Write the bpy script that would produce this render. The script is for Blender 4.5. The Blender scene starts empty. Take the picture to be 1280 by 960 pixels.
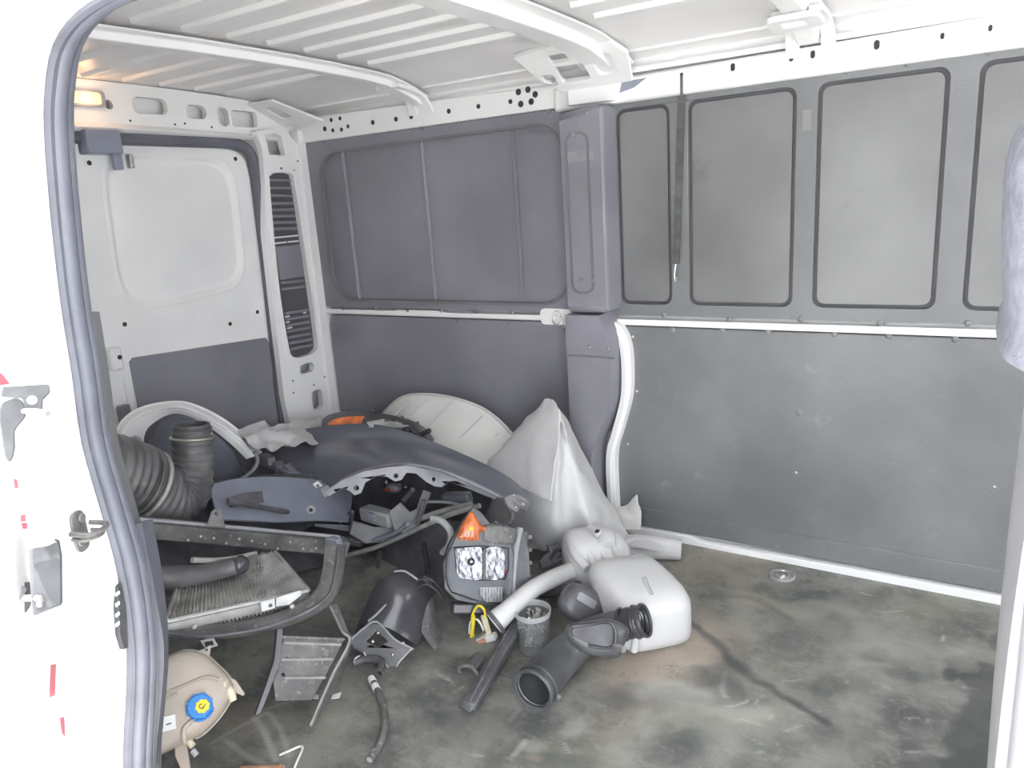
import bpy, bmesh, math, random
import numpy as np
from mathutils import Vector, Matrix, noise
from mathutils.geometry import tessellate_polygon
random.seed(7)
PI = math.pi
C = bpy.context.scene.collection
S = bpy.context.scene

# ------------------------------------------------------------------ camera
F = 938.0
_vx = Vector((-1475., -130., F)); _vz = Vector((260., 3820., F))
AX = -_vx.normalized(); AZ = -_vz.normalized(); AZ = (AZ - AX*AZ.dot(AX)).normalized()
AY = AZ.cross(AX)
CAM = Vector((0, 0, 1.17))
RIGHT = Vector((AX.x, AY.x, AZ.x)); DOWN = Vector((AX.y, AY.y, AZ.y)); FWD = Vector((AX.z, AY.z, AZ.z))
cd = bpy.data.cameras.new('camera'); cam = bpy.data.objects.new('camera', cd); C.objects.link(cam)
cd.sensor_width = 36; cd.lens = F/1280*36; cd.clip_start = 0.02
mw = Matrix.Identity(4)
for i in range(3):
    mw[i][0] = RIGHT[i]; mw[i][1] = -DOWN[i]; mw[i][2] = -FWD[i]; mw[i][3] = CAM[i]
cam.matrix_world = mw
S.camera = cam

# ------------------------------------------------------------------ world, lights, exposure
w = bpy.data.worlds.new('world'); S.world = w; w.use_nodes = True
bg = w.node_tree.nodes['Background']; bg.inputs[0].default_value = (0.93, 0.96, 1.0, 1); bg.inputs[1].default_value = 1.0
EXPOSURE = 2.75
S.view_settings.view_transform = 'Standard'; S.view_settings.look = 'None'
S.view_settings.gamma = 1; S.view_settings.use_curve_mapping = False
S.view_settings.exposure = EXPOSURE
sd = bpy.data.lights.new('sun', 'SUN'); sd.energy = 3.5; sd.angle = 0.03; sd.color = (1, .97, .92)
sun = bpy.data.objects.new('sun', sd); C.objects.link(sun)
sun.rotation_euler = Vector((.06, .13, -.98)).to_track_quat('-Z', 'Y').to_euler()   # high sun over the open side
for (loc, d, sx, sy) in (((-0.17, 0.30, 0.65), (0, 1, 0), 1.3, 1.6), ((1.75, 1.33, 1.05), (-1, 0, 0), 1.7, 0.9)):
    pd = bpy.data.lights.new('sky_portal', 'AREA'); pd.shape = 'RECTANGLE'; pd.size = sx; pd.size_y = sy
    pd.cycles.is_portal = True
    po = bpy.data.objects.new('sky_portal', pd); C.objects.link(po); po.location = loc
    po.rotation_euler = Vector(d).to_track_quat('-Z', 'Y').to_euler()
S.cycles.max_bounces = 10; S.cycles.diffuse_bounces = 6; S.cycles.transparent_max_bounces = 12

# ------------------------------------------------------------------ points
def ray(u, v): return RIGHT*(u-640) + DOWN*(v-480) + FWD*F
def pY(u, v, y): d = ray(u, v); return CAM + d*(y/d.y)
def pX(u, v, x): d = ray(u, v); return CAM + d*(x/d.x)
def pZ(u, v, z): d = ray(u, v); return CAM + d*((z-CAM.z)/d.z)
def YS(y, *pts): return [pY(p[0], p[1], p[2] if len(p) > 2 else y) for p in pts]
def XS(x, *pts): return [pX(p[0], p[1], p[2] if len(p) > 2 else x) for p in pts]
def mpp(p): return (p-CAM).dot(FWD)/F      # metres per pixel at p

# ------------------------------------------------------------------ materials
def mat(name, col, rough=.6, metal=0., var=.12, vscale=6., bump=0., bscale=60., col2=None, spots=None, trans=0., spec=.5, coat=0., alpha=1., sub=0., stretch=None, ior=1.5):
    m = bpy.data.materials.new(name); m.use_nodes = True; nt = m.node_tree; N = nt.nodes; L = nt.links
    b = N['Principled BSDF']; b.inputs['Roughness'].default_value = rough; b.inputs['Metallic'].default_value = metal
    b.inputs['Specular IOR Level'].default_value = spec; b.inputs['Coat Weight'].default_value = coat
    b.inputs['Transmission Weight'].default_value = trans; b.inputs['Alpha'].default_value = alpha
    if sub: b.inputs['Subsurface Weight'].default_value = sub; b.inputs['Subsurface Radius'].default_value = (.02, .02, .015)
    tc = N.new('ShaderNodeTexCoord')
    nz = N.new('ShaderNodeTexNoise'); nz.inputs['Scale'].default_value = vscale; nz.inputs['Detail'].default_value = 6
    mp = N.new('ShaderNodeMapping'); mp.inputs['Scale'].default_value = stretch or (1, 1, 1); b.inputs['IOR'].default_value = ior
    L.new(tc.outputs['Object'], mp.inputs[0]); L.new(mp.outputs[0], nz.inputs['Vector'])
    mx = N.new('ShaderNodeMix'); mx.data_type = 'RGBA'
    c2 = col2 or tuple(min(1, c*(1+var*1.5)) for c in col)
    mx.inputs[6].default_value = (*[c*(1-var) for c in col], 1); mx.inputs[7].default_value = (*c2, 1)
    rp = N.new('ShaderNodeMapRange'); rp.inputs[1].default_value = .35; rp.inputs[2].default_value = .68
    L.new(nz.outputs['Fac'], rp.inputs[0]); L.new(rp.outputs[0], mx.inputs[0])
    out = mx.outputs[2]
    if spots:      # (colour, scale, threshold, strength)
        sc, ss, th, st = spots
        n2 = N.new('ShaderNodeTexNoise'); n2.inputs['Scale'].default_value = ss; n2.inputs['Detail'].default_value = 8; n2.inputs['Roughness'].default_value = .7
        L.new(tc.outputs['Object'], n2.inputs['Vector'])
        r2 = N.new('ShaderNodeMapRange'); r2.inputs[1].default_value = th; r2.inputs[2].default_value = th+.1; r2.inputs[4].default_value = st
        L.new(n2.outputs['Fac'], r2.inputs[0])
        m2 = N.new('ShaderNodeMix'); m2.data_type = 'RGBA'; m2.inputs[7].default_value = (*sc, 1)
        L.new(r2.outputs[0], m2.inputs[0]); L.new(out, m2.inputs[6]); out = m2.outputs[2]
    L.new(out, b.inputs['Base Color'])
    if bump:
        n3 = N.new('ShaderNodeTexNoise'); n3.inputs['Scale'].default_value = bscale; n3.inputs['Detail'].default_value = 4
        L.new(tc.outputs['Object'], n3.inputs['Vector'])
        bp = N.new('ShaderNodeBump'); bp.inputs['Strength'].default_value = bump; bp.inputs['Distance'].default_value = .004
        L.new(n3.outputs['Fac'], bp.inputs['Height']); L.new(bp.outputs[0], b.inputs['Normal'])
    return m
M = {}  # dark base colours are lifted to stand in for veiling glare
M['paint'] = mat('white_paint', (.86, .86, .86), .35, var=.02, vscale=3)
M['paint_dull'] = mat('white_paint_dusty', (.86, .86, .86), .5, var=.03, vscale=4)
M['roof'] = mat('roof_sheet', (.84, .83, .83), .38, var=.04, vscale=3)
M['hard'] = mat('hardboard', (.235, .23, .265), .42, var=.10, vscale=3, bump=.15, bscale=180, spots=((.28, .28, .28), 7, .64, .45))
M['hard2'] = mat('hardboard_worn', (.185, .19, .197), .40, var=.18, vscale=2.2, bump=.2, bscale=220, spots=((.36, .36, .35), 9, .62, .4))
M['pocket'] = mat('pocket_liner', (.195, .195, .198), .36, var=.14, vscale=2.5, bump=.05, spots=((.14, .14, .14), 4.5, .64, .6))
M['groove'] = mat('groove', (.10, .10, .11), .6)
M['rivet'] = mat('rivet_plastic', (.22, .22, .225), .3)
M['seal'] = mat('seal_rubber', (.095, .10, .125), .45, var=.1, vscale=20, spots=((.4, .4, .42), 40, .72, .5))
M['seal_dark'] = mat('seal_dark', (.14, .14, .17), .6)
M['black'] = mat('black_plastic', (.095, .095, .105), .36, var=.25, vscale=15, spots=((.26, .26, .26), 22, .6, .4))
M['black_gloss'] = mat('black_gloss', (.06, .06, .068), .2, var=.1, vscale=10)
M['dusty'] = mat('black_plastic_dusty', (.12, .12, .12), .55, var=.3, vscale=18, spots=((.42, .41, .38), 60, .56, .55), bump=.2)
M['tube'] = mat('rubber_tube', (.085, .088, .094), .33, var=.25, vscale=14, spots=((.28, .28, .28), 12, .6, .45))
M['boot'] = mat('ribbed_rubber', (.11, .11, .115), .42, var=.3, vscale=12, spots=((.30, .27, .23), 14, .58, .45))
M['fender'] = mat('dark_blue_paint', (.135, .14, .172), .28, var=.1, vscale=5, coat=.35, spots=((.2, .2, .22), 12, .7, .35))
M['flange'] = mat('fender_flange', (.28, .28, .31), .45, var=.12, vscale=14)
M['bluegrey'] = mat('blue_grey_plastic', (.27, .29, .36), .4, var=.1, vscale=6, spots=((.09, .09, .11), 10, .62, .6))
M['tank'] = mat('milky_plastic', (.58, .58, .585), .35, var=.02, vscale=5, sub=.15, spots=((.66, .65, .64), 10, .66, .6))
M['etank'] = mat('yellowed_plastic', (.48, .45, .41), .35, var=.14, vscale=6, col2=(.50, .41, .34), sub=.25)
M['foam'] = mat('foam_sheet', (.57, .57, .575), .8, var=.06, vscale=8, bump=.25, bscale=160, spots=((.5, .5, .5), 8, .66, .5))
M['foam2'] = mat('foam_sheet_soiled', (.70, .69, .67), .7, var=.06, vscale=6, bump=.15, bscale=120, spots=((.45, .44, .42), 9, .62, .6))
M['alu'] = mat('aluminium', (.36, .36, .36), .45, .4, var=.2, vscale=20)
M['fins'] = mat('radiator_fins', (.55, .55, .54), .4, .3, var=.35, vscale=16, spots=((.18, .18, .18), 20, .56, .7))
M['steel'] = mat('steel', (.55, .54, .52), .35, .9, var=.15, vscale=30)
M['brasscl'] = mat('clamp_steel', (.60, .58, .52), .35, .8)
M['orange'] = mat('amber_lens', (.62, .15, .035), .2, var=.35, vscale=30, spec=.7, coat=.5)
M['red'] = mat('red_lens', (.55, .12, .07), .2, var=.3, vscale=30, coat=.5)
M['chrome'] = mat('reflector', (.07, .07, .075), .3, 1., var=.5, vscale=120, col2=(.45, .45, .47), stretch=(1, 1, .06))  # stripes in the colour imitate bright and dark reflections
M['blue'] = mat('blue_cap', (.03, .22, .62), .35, var=.1)
M['yellow'] = mat('yellow_plastic', (.85, .70, .05), .45, var=.05)
M['cream'] = mat('cream_plastic', (.72, .66, .50), .45, var=.06)
M['copper'] = mat('terracotta_card', (.55, .30, .20), .6, var=.15, vscale=20)
M['print'] = mat('black_print', (.05, .05, .05), .6)
M['white'] = mat('white_card', (.8, .8, .8), .6, var=.02)
M['greyh'] = mat('grey_hose', (.40, .41, .42), .45, var=.08)
M['strip'] = mat('grey_strip', (.33, .33, .32), .5, var=.15, vscale=30)
M['ogrey'] = mat('darkened_grey_plastic', (.05, .052, .057), .55, var=.15, vscale=60)  # this and the plated steel darkened to offset strong outside light
M['osteel'] = mat('plated_steel', (.16, .16, .155), .45, .3, var=.2, vscale=90)
M['strap'] = mat('strap_webbing', (.10, .10, .10), .8, var=.2, vscale=40)
M['grey'] = mat('grey_box', (.33, .34, .35), .6, var=.1)
M['seat'] = mat('seat_fabric', (.22, .225, .27), .9, var=.15, vscale=60, bump=.5, bscale=400)
M['seatp'] = mat('seat_plastic', (.30, .30, .315), .5, var=.05)
M['hole'] = mat('hole_dark', (.04, .04, .045), .8)
M['yard'] = mat('yard_concrete', (.55, .54, .52), .9, var=.15, vscale=3)
M['cab'] = mat('cab_trim', (.45, .45, .46), .7)
M['lensc'] = mat('clear_lens', (.9, .92, .95), .08, trans=1., var=0., ior=1.12)
M['tub'] = mat('clear_tub', (.86, .88, .90), .12, trans=.9, var=0., alpha=.8, ior=1.2)
M['redtape'] = mat('red_tape', (.16, .02, .03), .5)
lm = bpy.data.materials.new('lamp_glow'); lm.use_nodes = True; b = lm.node_tree.nodes['Principled BSDF']
b.inputs['Base Color'].default_value = (.9, .6, .35, 1); b.inputs['Emission Color'].default_value = (1, .55, .22, 1); b.inputs['Emission Strength'].default_value = .16
M['lamp'] = lm

# ------------------------------------------------------------------ mesh helpers; a geometry is (verts, faces)
OFF = {}
def obj(name, geo, m, parent=None, smooth=35, bevel=0, bseg=2, kind=None, label=None, cat=None, group=None):
    vs, fs = geo
    if parent is not None: off = OFF[parent.name]
    elif cat:
        xs = [v[0] for v in vs]; ys = [v[1] for v in vs]; zs = [v[2] for v in vs]
        off = Vector(((min(xs)+max(xs))/2, (min(ys)+max(ys))/2, min(zs)))
    else: off = Vector((0, 0, 0))
    me = bpy.data.meshes.new(name); me.from_pydata([tuple(Vector(v)-off) for v in vs], [], fs)
    bm = bmesh.new(); bm.from_mesh(me); bmesh.ops.recalc_face_normals(bm, faces=bm.faces); bm.to_mesh(me); bm.free()
    if smooth:
        me.shade_smooth(); me.set_sharp_from_angle(angle=math.radians(smooth))
    me.materials.append(M[m] if isinstance(m, str) else m)
    o = bpy.data.objects.new(name, me); C.objects.link(o)
    OFF[o.name] = off
    if parent is not None: o.parent = parent
    else: o.location = off
    if bevel:
        bv = o.modifiers.new('bevel', 'BEVEL'); bv.width = bevel; bv.segments = bseg; bv.limit_method = 'ANGLE'; bv.angle_limit = math.radians(40)
    if kind: o['kind'] = kind
    if label: o['label'] = label
    if cat: o['category'] = cat
    if group: o['group'] = group
    return o
def struct(name, geo, m, **k): return obj(name, geo, m, kind='structure', **k)
def thing(name, label, cat, loc, group=None):
    o = bpy.data.objects.new(name, None); C.objects.link(o); o.empty_display_size = .05
    o.location = loc; OFF[o.name] = Vector(loc); o['label'] = label; o['category'] = cat
    if group: o['group'] = group
    return o
def join(*gs):
    V, Fc = [], []
    for v, f in gs:
        n = len(V); V += list(v); Fc += [tuple(i+n for i in q) for q in f]
    return V, Fc
def box(x0, x1, y0, y1, z0, z1):
    v = [Vector((x, y, z)) for z in (z0, z1) for y in (y0, y1) for x in (x0, x1)]
    return v, [(0, 2, 3, 1), (4, 5, 7, 6), (0, 1, 5, 4), (2, 6, 7, 3), (0, 4, 6, 2), (1, 3, 7, 5)]
def fbox(fr, a0, a1, b0, b1, c0, c1):
    v, f = box(a0, a1, b0, b1, c0, c1); return [fr(*p) for p in v], f
def frame(o, ux, uy, un=None):
    o = Vector(o); ux = Vector(ux).normalized(); uy = Vector(uy); uy = (uy-ux*uy.dot(ux)).normalized()
    n = un or ux.cross(uy)
    return lambda a, b, c=0.: o+ux*a+uy*b+n*c
def facing(u, v, yaw=0, roll=0, pitch=0, **k):
    """frame at a spot, turned roughly to the open side of the van; units metres; returns frame and scale per pixel"""
    p = pY(u, v, k['y']) if 'y' in k else (pX(u, v, k['x']) if 'x' in k else pZ(u, v, k['z']))
    n = -(p-CAM).normalized()
    r = RIGHT-n*RIGHT.dot(n); r.normalize(); up = n.cross(r)
    R = Matrix.Rotation(yaw, 3, up) @ Matrix.Rotation(pitch, 3, r) @ Matrix.Rotation(roll, 3, n)
    return frame(p, R @ r, R @ up), mpp(p)
def rr(x0, y0, x1, y1, r, seg=6):
    r = min(r, (x1-x0)/2-1e-5, (y1-y0)/2-1e-5); out = []
    for cx, cy, a in ((x1-r, y1-r, 0), (x0+r, y1-r, 90), (x0+r, y0+r, 180), (x1-r, y0+r, 270)):
        for i in range(seg+1):
            t = math.radians(a+90*i/seg); out.append((cx+r*math.cos(t), cy+r*math.sin(t)))
    return out
def circ(cx, cy, r, n=16, ry=None): return [(cx+r*math.cos(2*PI*i/n), cy+(ry or r)*math.sin(2*PI*i/n)) for i in range(n)]
def smooth2(pts, n=6, closed=True):
    """catmull-rom through 2D or 3D points"""
    P = [Vector(p) for p in pts]; m = len(P); out = []
    rng = range(m) if closed else range(m-1)
    for i in rng:
        if closed: a, b, c, d = P[(i-1) % m], P[i], P[(i+1) % m], P[(i+2) % m]
        else: a, b, c, d = P[max(i-1, 0)], P[i], P[i+1], P[min(i+2, m-1)]
        for k in range(n):
            t = k/n; out.append(.5*((2*b)+(c-a)*t+(2*a-5*b+4*c-d)*t*t+(3*b-a-3*c+d)*t**3))
    if not closed: out.append(P[-1])
    return out
def plate(outer, holes, fr, c0, c1):
    """extruded outline with holes; c0 back, c1 front"""
    loops = [[Vector((p[0], p[1], 0)) for p in outer]] + [[Vector((p[0], p[1], 0)) for p in h] for h in holes]
    tri = tessellate_polygon(loops); flat = [p for l in loops for p in l]; n = len(flat)
    v = [fr(p.x, p.y, c1) for p in flat]+[fr(p.x, p.y, c0) for p in flat]
    f = [tuple(t) for t in tri]+[(t[2]+n, t[1]+n, t[0]+n) for t in tri]
    s = 0
    for l in loops:
        k = len(l)
        for i in range(k):
            a, b = s+i, s+(i+1) % k; f.append((a, b, b+n, a+n))
        s += k
    return v, f
def pillow(outline, fr, front, back, e=2.4, rings=6, flat=.0):
    """domed solid over a star-shaped outline; front / back = bulge depths"""
    n = len(outline); cx = sum(p[0] for p in outline)/n; cy = sum(p[1] for p in outline)/n
    V = []; prof = []
    for i in range(-rings, rings+1):
        t = i/rings*PI/2; s = abs(math.cos(t))**(2/e); h = (abs(math.sin(t))**(2/e))*(front if i > 0 else -back)
        prof.append((max(s, .02), h))
    for s, h in prof:
        for p in outline: V.append(fr(cx+(p[0]-cx)*s, cy+(p[1]-cy)*s, h))
    Fc = []
    for r in range(len(prof)-1):
        for i in range(n):
            a = r*n+i; b = r*n+(i+1) % n; Fc.append((a, b, b+n, a+n))
    Fc.append(tuple(range(n))); Fc.append(tuple(range((len(prof)-1)*n, len(prof)*n)))
    return V, Fc
def tube(pts, r, seg=16, sub=5, corr=0, corrn=0, hollow=0., flat=1., closed_ends=True):
    """tube through pts; r number or list per control point; corrugation; hollow = wall thickness for open ends"""
    P = smooth2(pts, sub, False) if len(pts) > 2 else [Vector(pts[0]).lerp(Vector(pts[1]), i/sub) for i in range(sub+1)]
    R = r if isinstance(r, (list, tuple)) else [r]*len(pts)
    n = len(P); T = [(P[min(i+1, n-1)]-P[max(i-1, 0)]).normalized() for i in range(n)]
    up = Vector((0, 0, 1)) if abs(T[0].z) < .9 else Vector((1, 0, 0))
    u = (up-T[0]*up.dot(T[0])).normalized(); rings = []
    for i in range(n):
        u = (u-T[i]*u.dot(T[i])).normalized(); w_ = T[i].cross(u)
        f = i/(n-1)*(len(R)-1); k = min(int(f), len(R)-2) if len(R) > 1 else 0
        rad = R[k]+(R[min(k+1, len(R)-1)]-R[k])*(f-k)
        if corr: rad *= 1+corr*math.cos(2*PI*corrn*i/(n-1))
        rings.append([P[i]+(u*math.cos(2*PI*j/seg)*flat+w_*math.sin(2*PI*j/seg))*rad for j in range(seg)])
    if hollow:
        def inner(i, d):
            c = P[i]+T[i]*d; return [c+(q-P[i])*(1-hollow/max((q-P[i]).length, 1e-6)) for q in rings[i]]
        L = .9*(R[0]+R[-1])
        st = [inner(min(n-1, k), 0) for k in range(n)]
        rings = rings+[st[k] for k in range(n-1, -1, -1)]
        V = [q for g in rings for q in g]; N = len(rings); Fc = []
        for a in range(N):
            b = (a+1) % N
            for j in range(seg): Fc.append((a*seg+j, a*seg+(j+1) % seg, b*seg+(j+1) % seg, b*seg+j))
        return V, Fc
    V = [q for g in rings for q in g]; Fc = []
    for a in range(n-1):
        for j in range(seg): Fc.append((a*seg+j, a*seg+(j+1) % seg, (a+1)*seg+(j+1) % seg, (a+1)*seg+j))
    if closed_ends: Fc.append(tuple(range(seg))); Fc.append(tuple((n-1)*seg+j for j in range(seg)))
    return V, Fc
def cyl(p, axis, r, h, seg=16, r2=None):
    p = Vector(p); a = Vector(axis).normalized(); return tube([p, p+a*h], [r, r if r2 is None else r2], seg, 1)
def dome(p, nrm, r, h, seg=10, rings=3):
    p = Vector(p); n = Vector(nrm).normalized(); t = n.orthogonal().normalized(); s = n.cross(t); V = []; Fc = []
    for i in range(rings):
        a = i/rings*PI/2
        for j in range(seg): V.append(p+(t*math.cos(2*PI*j/seg)+s*math.sin(2*PI*j/seg))*r*math.cos(a)+n*h*math.sin(a))
    V.append(p+n*h)
    for i in range(rings-1):
        for j in range(seg): Fc.append((i*seg+j, i*seg+(j+1) % seg, (i+1)*seg+(j+1) % seg, (i+1)*seg+j))
    for j in range(seg): Fc.append(((rings-1)*seg+j, (rings-1)*seg+(j+1) % seg, len(V)-1))
    Fc.append(tuple(range(seg-1, -1, -1)))
    return V, Fc
def torus(p, nrm, R, r, seg=28, rs=8, arc=1.):
    p = Vector(p); n = Vector(nrm).normalized(); t = n.orthogonal().normalized(); s = n.cross(t); V = []; Fc = []
    for i in range(seg):
        a = 2*PI*i/seg*arc; d = t*math.cos(a)+s*math.sin(a)
        for j in range(rs): b_ = 2*PI*j/rs; V.append(p+d*(R+r*math.cos(b_))+n*r*math.sin(b_))
    for i in range(seg if arc == 1 else seg-1):
        for j in range(rs): Fc.append((i*rs+j, i*rs+(j+1) % rs, ((i+1) % seg)*rs+(j+1) % rs, ((i+1) % seg)*rs+j))
    return V, Fc
def sheet(rows, thick, su=5, sv=5, rough=0., rs=20., seedv=0., flatc=False):
    """smooth surface through a grid of 3D points, given thickness along its normals"""
    g1 = [smooth2(r, su, False) for r in rows]; cols = list(zip(*g1))
    g2 = [smooth2(c, sv, False) for c in cols]           # [col][row]
    nc = len(g2); nr = len(g2[0]); G = [[g2[c][r].copy() for c in range(nc)] for r in range(nr)]
    def nrm(r, c):
        a = G[min(r+1, nr-1)][c]-G[max(r-1, 0)][c]; b_ = G[r][min(c+1, nc-1)]-G[r][max(c-1, 0)]
        q = a.cross(b_); return q.normalized() if q.length > 1e-9 else Vector((0, 0, 1))
    Nn = [[nrm(r, c) for c in range(nc)] for r in range(nr)]
    if rough:
        for r in range(nr):
            for c in range(nc): G[r][c] += Nn[r][c]*noise.noise(G[r][c]*rs+Vector((seedv, 0, 0)))*rough
    V = []
    for s in (0, 1):
        for r in range(nr):
            for c in range(nc): V.append(G[r][c]-Nn[r][c]*thick*s)
    K = nr*nc; Fc = []
    for r in range(nr-1):
        for c in range(nc-1):
            a = r*nc+c; Fc.append((a, a+1, a+nc+1, a+nc)); Fc.append((a+K, a+nc+K, a+nc+1+K, a+1+K))
    for c in range(nc-1):
        Fc.append((c, c+K, c+1+K, c+1)); a = (nr-1)*nc+c; Fc.append((a, a+1, a+1+K, a+K))
    for r in range(nr-1):
        a = r*nc; Fc.append((a, a+nc, a+nc+K, a+K)); a += nc-1; Fc.append((a, a+K, a+nc+K, a+nc))
    return V, Fc
def beam(a, b, w_, h, up=(0, 0, 1), ext=0):
    """box beam between two points: w_ across, h along up"""
    a = Vector(a); b = Vector(b); d = b-a; L = d.length; d.normalize(); u = Vector(up); u = (u-d*u.dot(d)).normalized(); s = d.cross(u)
    return fbox(lambda x, y, z: a+d*x+s*y+u*z, -ext, L+ext, -w_/2, w_/2, -h/2, h/2)
def prism_px(u, v, pts, thick, m, name, parent, holes=(), yaw=0, roll=0, pitch=0, bevel=0, sm=0, **k):
    """plate whose outline is given in photo pixels, at a given distance"""
    fr, s = facing(u, v, yaw, roll, pitch, **k); q = [((p[0]-u)*s, -(p[1]-v)*s) for p in pts]
    if sm: q = [tuple(p) for p in smooth2(q, sm)]
    hs = [[((p[0]-u)*s, -(p[1]-v)*s) for p in h] for h in holes]
    return obj(name, plate(q, hs, fr, -thick, 0), m, parent, bevel=bevel)

# =================================================================== SETTING
W = 2.27          # inner face of the far (left) side wall
XR = -2.5         # rear doors
wallf = frame((0, W, 0), (1, 0, 0), (0, 0, 1), Vector((0, -1, 0)))      # a=x, b=z, c towards the room

# floor: fine grid with stains stored per point
xs = np.linspace(-2.62, 1.7, 620); ys = np.linspace(.36, 2.275, 330)
gx, gy = np.meshgrid(xs, ys)
def wob(s, sd):
    r = np.random.RandomState(sd); o = np.zeros_like(gx)
    for k in range(10):
        a = r.uniform(0, 2*PI); f = s*r.uniform(.5, 2.2); o += np.sin((gx*math.cos(a)+gy*math.sin(a))*f+r.uniform(0, 6))/(1+f/s)
    return o/4
wx = wob(16, 1)*.03+wob(50, 2)*.014+wob(120, 12)*.006; wy = wob(16, 3)*.03+wob(50, 4)*.014+wob(120, 13)*.006
def smst(a, b_, x): t = np.clip((x-a)/(b_-a), 0, 1); return t*t*(3-2*t)
light = np.zeros_like(gx); dark = np.zeros_like(gx); warm = np.zeros_like(gx); green = np.zeros_like(gx)
def seg_mask(pix, wd, soft=.5, z=0., wobble=.25):
    P = [pZ(u, v, 0) for u, v in pix]; P = smooth2(P, 6, False) if len(P) > 2 else P
    m = np.full_like(gx, 9.)
    X = gx+wx*wobble; Yy = gy+wy*wobble
    for a, b_ in zip(P[:-1], P[1:]):
        dx, dy = b_.x-a.x, b_.y-a.y; L = dx*dx+dy*dy+1e-9
        t = np.clip(((X-a.x)*dx+(Yy-a.y)*dy)/L, 0, 1); m = np.minimum(m, np.hypot(X-a.x-t*dx, Yy-a.y-t*dy))
    return 1-smst(wd*(1-soft), wd*(1+soft), m)
def blob(u, v, ru, rv, soft=.25, wobble=1.):
    p = pZ(u, v, 0); q = pZ(u+ru, v, 0)-p; r = pZ(u, v+rv, 0)-p
    X = gx+wx*wobble-p.x; Yy = gy+wy*wobble-p.y; det = q.x*r.y-q.y*r.x
    a = (X*r.y-Yy*r.x)/det; b_ = (q.x*Yy-q.y*X)/det
    return 1-smst(1-soft, 1+soft, np.hypot(a, b_))
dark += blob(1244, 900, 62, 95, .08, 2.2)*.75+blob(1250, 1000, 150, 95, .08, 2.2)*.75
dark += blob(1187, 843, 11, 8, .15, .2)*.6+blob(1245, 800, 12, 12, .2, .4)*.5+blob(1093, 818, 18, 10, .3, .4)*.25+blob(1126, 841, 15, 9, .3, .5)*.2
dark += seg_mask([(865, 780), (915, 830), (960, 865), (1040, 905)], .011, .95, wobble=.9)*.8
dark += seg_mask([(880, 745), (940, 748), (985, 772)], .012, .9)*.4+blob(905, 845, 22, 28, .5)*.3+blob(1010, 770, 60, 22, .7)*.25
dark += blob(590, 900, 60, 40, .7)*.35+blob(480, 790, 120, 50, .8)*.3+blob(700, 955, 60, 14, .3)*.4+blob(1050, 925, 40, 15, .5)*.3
light += seg_mask([(906, 840), (902, 858), (905, 870)], .006, .6)*.7+seg_mask([(862, 830), (865, 850)], .003)*.4
light += seg_mask([(318, 898), (330, 915), (345, 950)], .007, .5, wobble=.1)*.75+seg_mask([(318, 900), (334, 893), (350, 915), (361, 945)], .006, .6, wobble=.2)*.6
light += seg_mask([(318, 900), (290, 915), (265, 930)], .005, .7)*.45+seg_mask([(283, 925), (310, 945), (335, 958)], .006, .6)*.5+seg_mask([(330, 888), (375, 873)], .003)*.5
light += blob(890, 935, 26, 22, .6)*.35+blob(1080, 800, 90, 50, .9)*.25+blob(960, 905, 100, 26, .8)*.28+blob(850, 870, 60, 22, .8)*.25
light += seg_mask([(1045, 935), (1110, 885), (1160, 845), (1225, 780)], .010, .9, wobble=1.5)*.12
light += blob(420, 900, 30, 12, .6)*.2+seg_mask([(635, 900), (650, 885)], .006)*.3+blob(660, 930, 18, 10, .6)*.4+seg_mask([(640, 945), (655, 925)], .006)*.5
light += blob(850, 865, 40, 14, .6, 1.8)*.4+blob(910, 890, 40, 12, .6, 1.8)*.35+blob(820, 905, 30, 10, .6, 1.8)*.3; dark += blob(780, 870, 30, 14, .6, 1.8)*.4+blob(880, 842, 30, 12, .5, 1.8)*.4+blob(850, 930, 40, 10, .6, 1.8)*.35
warm += blob(845, 800, 70, 40, .8)*.9+blob(830, 830, 50, 22, .7, 1.8)*.7+blob(800, 850, 60, 30, .8)*.5+blob(900, 700, 60, 25, .9)*.5+blob(780, 905, 50, 20, .8)*.4
warm += seg_mask([(925, 745), (985, 762), (1020, 778)], .03, .9)*.5+blob(300, 900, 30, 20, .9)*.4+blob(665, 950, 12, 6, .6)*.8
green += blob(905, 895, 70, 18, .8)*.6+seg_mask([(930, 740), (1015, 772)], .018, .8)*.5+blob(1170, 757, 40, 14, .8)*.5+blob(700, 960, 60, 40, .9)*.3
_r = np.random.RandomState(5)
for k in range(46):
    u, v = _r.uniform(560, 1220), _r.uniform(740, 955); a = _r.uniform(0, 6.3); l_ = _r.uniform(4, 26)
    light += seg_mask([(u, v), (u+l_*math.cos(a), v+l_*.5*math.sin(a))], _r.uniform(.0015, .004), .6, wobble=.5)*_r.uniform(.3, .8)
for k in range(26):
    u, v = _r.uniform(500, 1220), _r.uniform(730, 955)
    (dark if k % 2 else light).__iadd__(blob(u, v, _r.uniform(10, 45), _r.uniform(5, 16), .5, 1.6)*_r.uniform(.15, .4))
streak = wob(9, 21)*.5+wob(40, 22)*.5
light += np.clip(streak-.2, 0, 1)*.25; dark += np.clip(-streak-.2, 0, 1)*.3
nx, ny = len(xs), len(ys)
V = np.stack([gx.ravel(), gy.ravel(), np.zeros(gx.size)], 1)
idx = np.arange(nx*ny).reshape(ny, nx); Fq = np.stack([idx[:-1, :-1], idx[:-1, 1:], idx[1:, 1:], idx[1:, :-1]], -1).reshape(-1, 4)
me = bpy.data.meshes.new('floor'); me.from_pydata(V.tolist(), [], Fq.tolist())
at = me.color_attributes.new('stains', 'FLOAT_COLOR', 'POINT')
col = np.stack([np.clip(light, 0, 1), np.clip(dark, 0, 1), np.clip(warm, 0, 1), np.clip(green, 0, 1)], -1).reshape(-1, 4).astype(np.float32)
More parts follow.
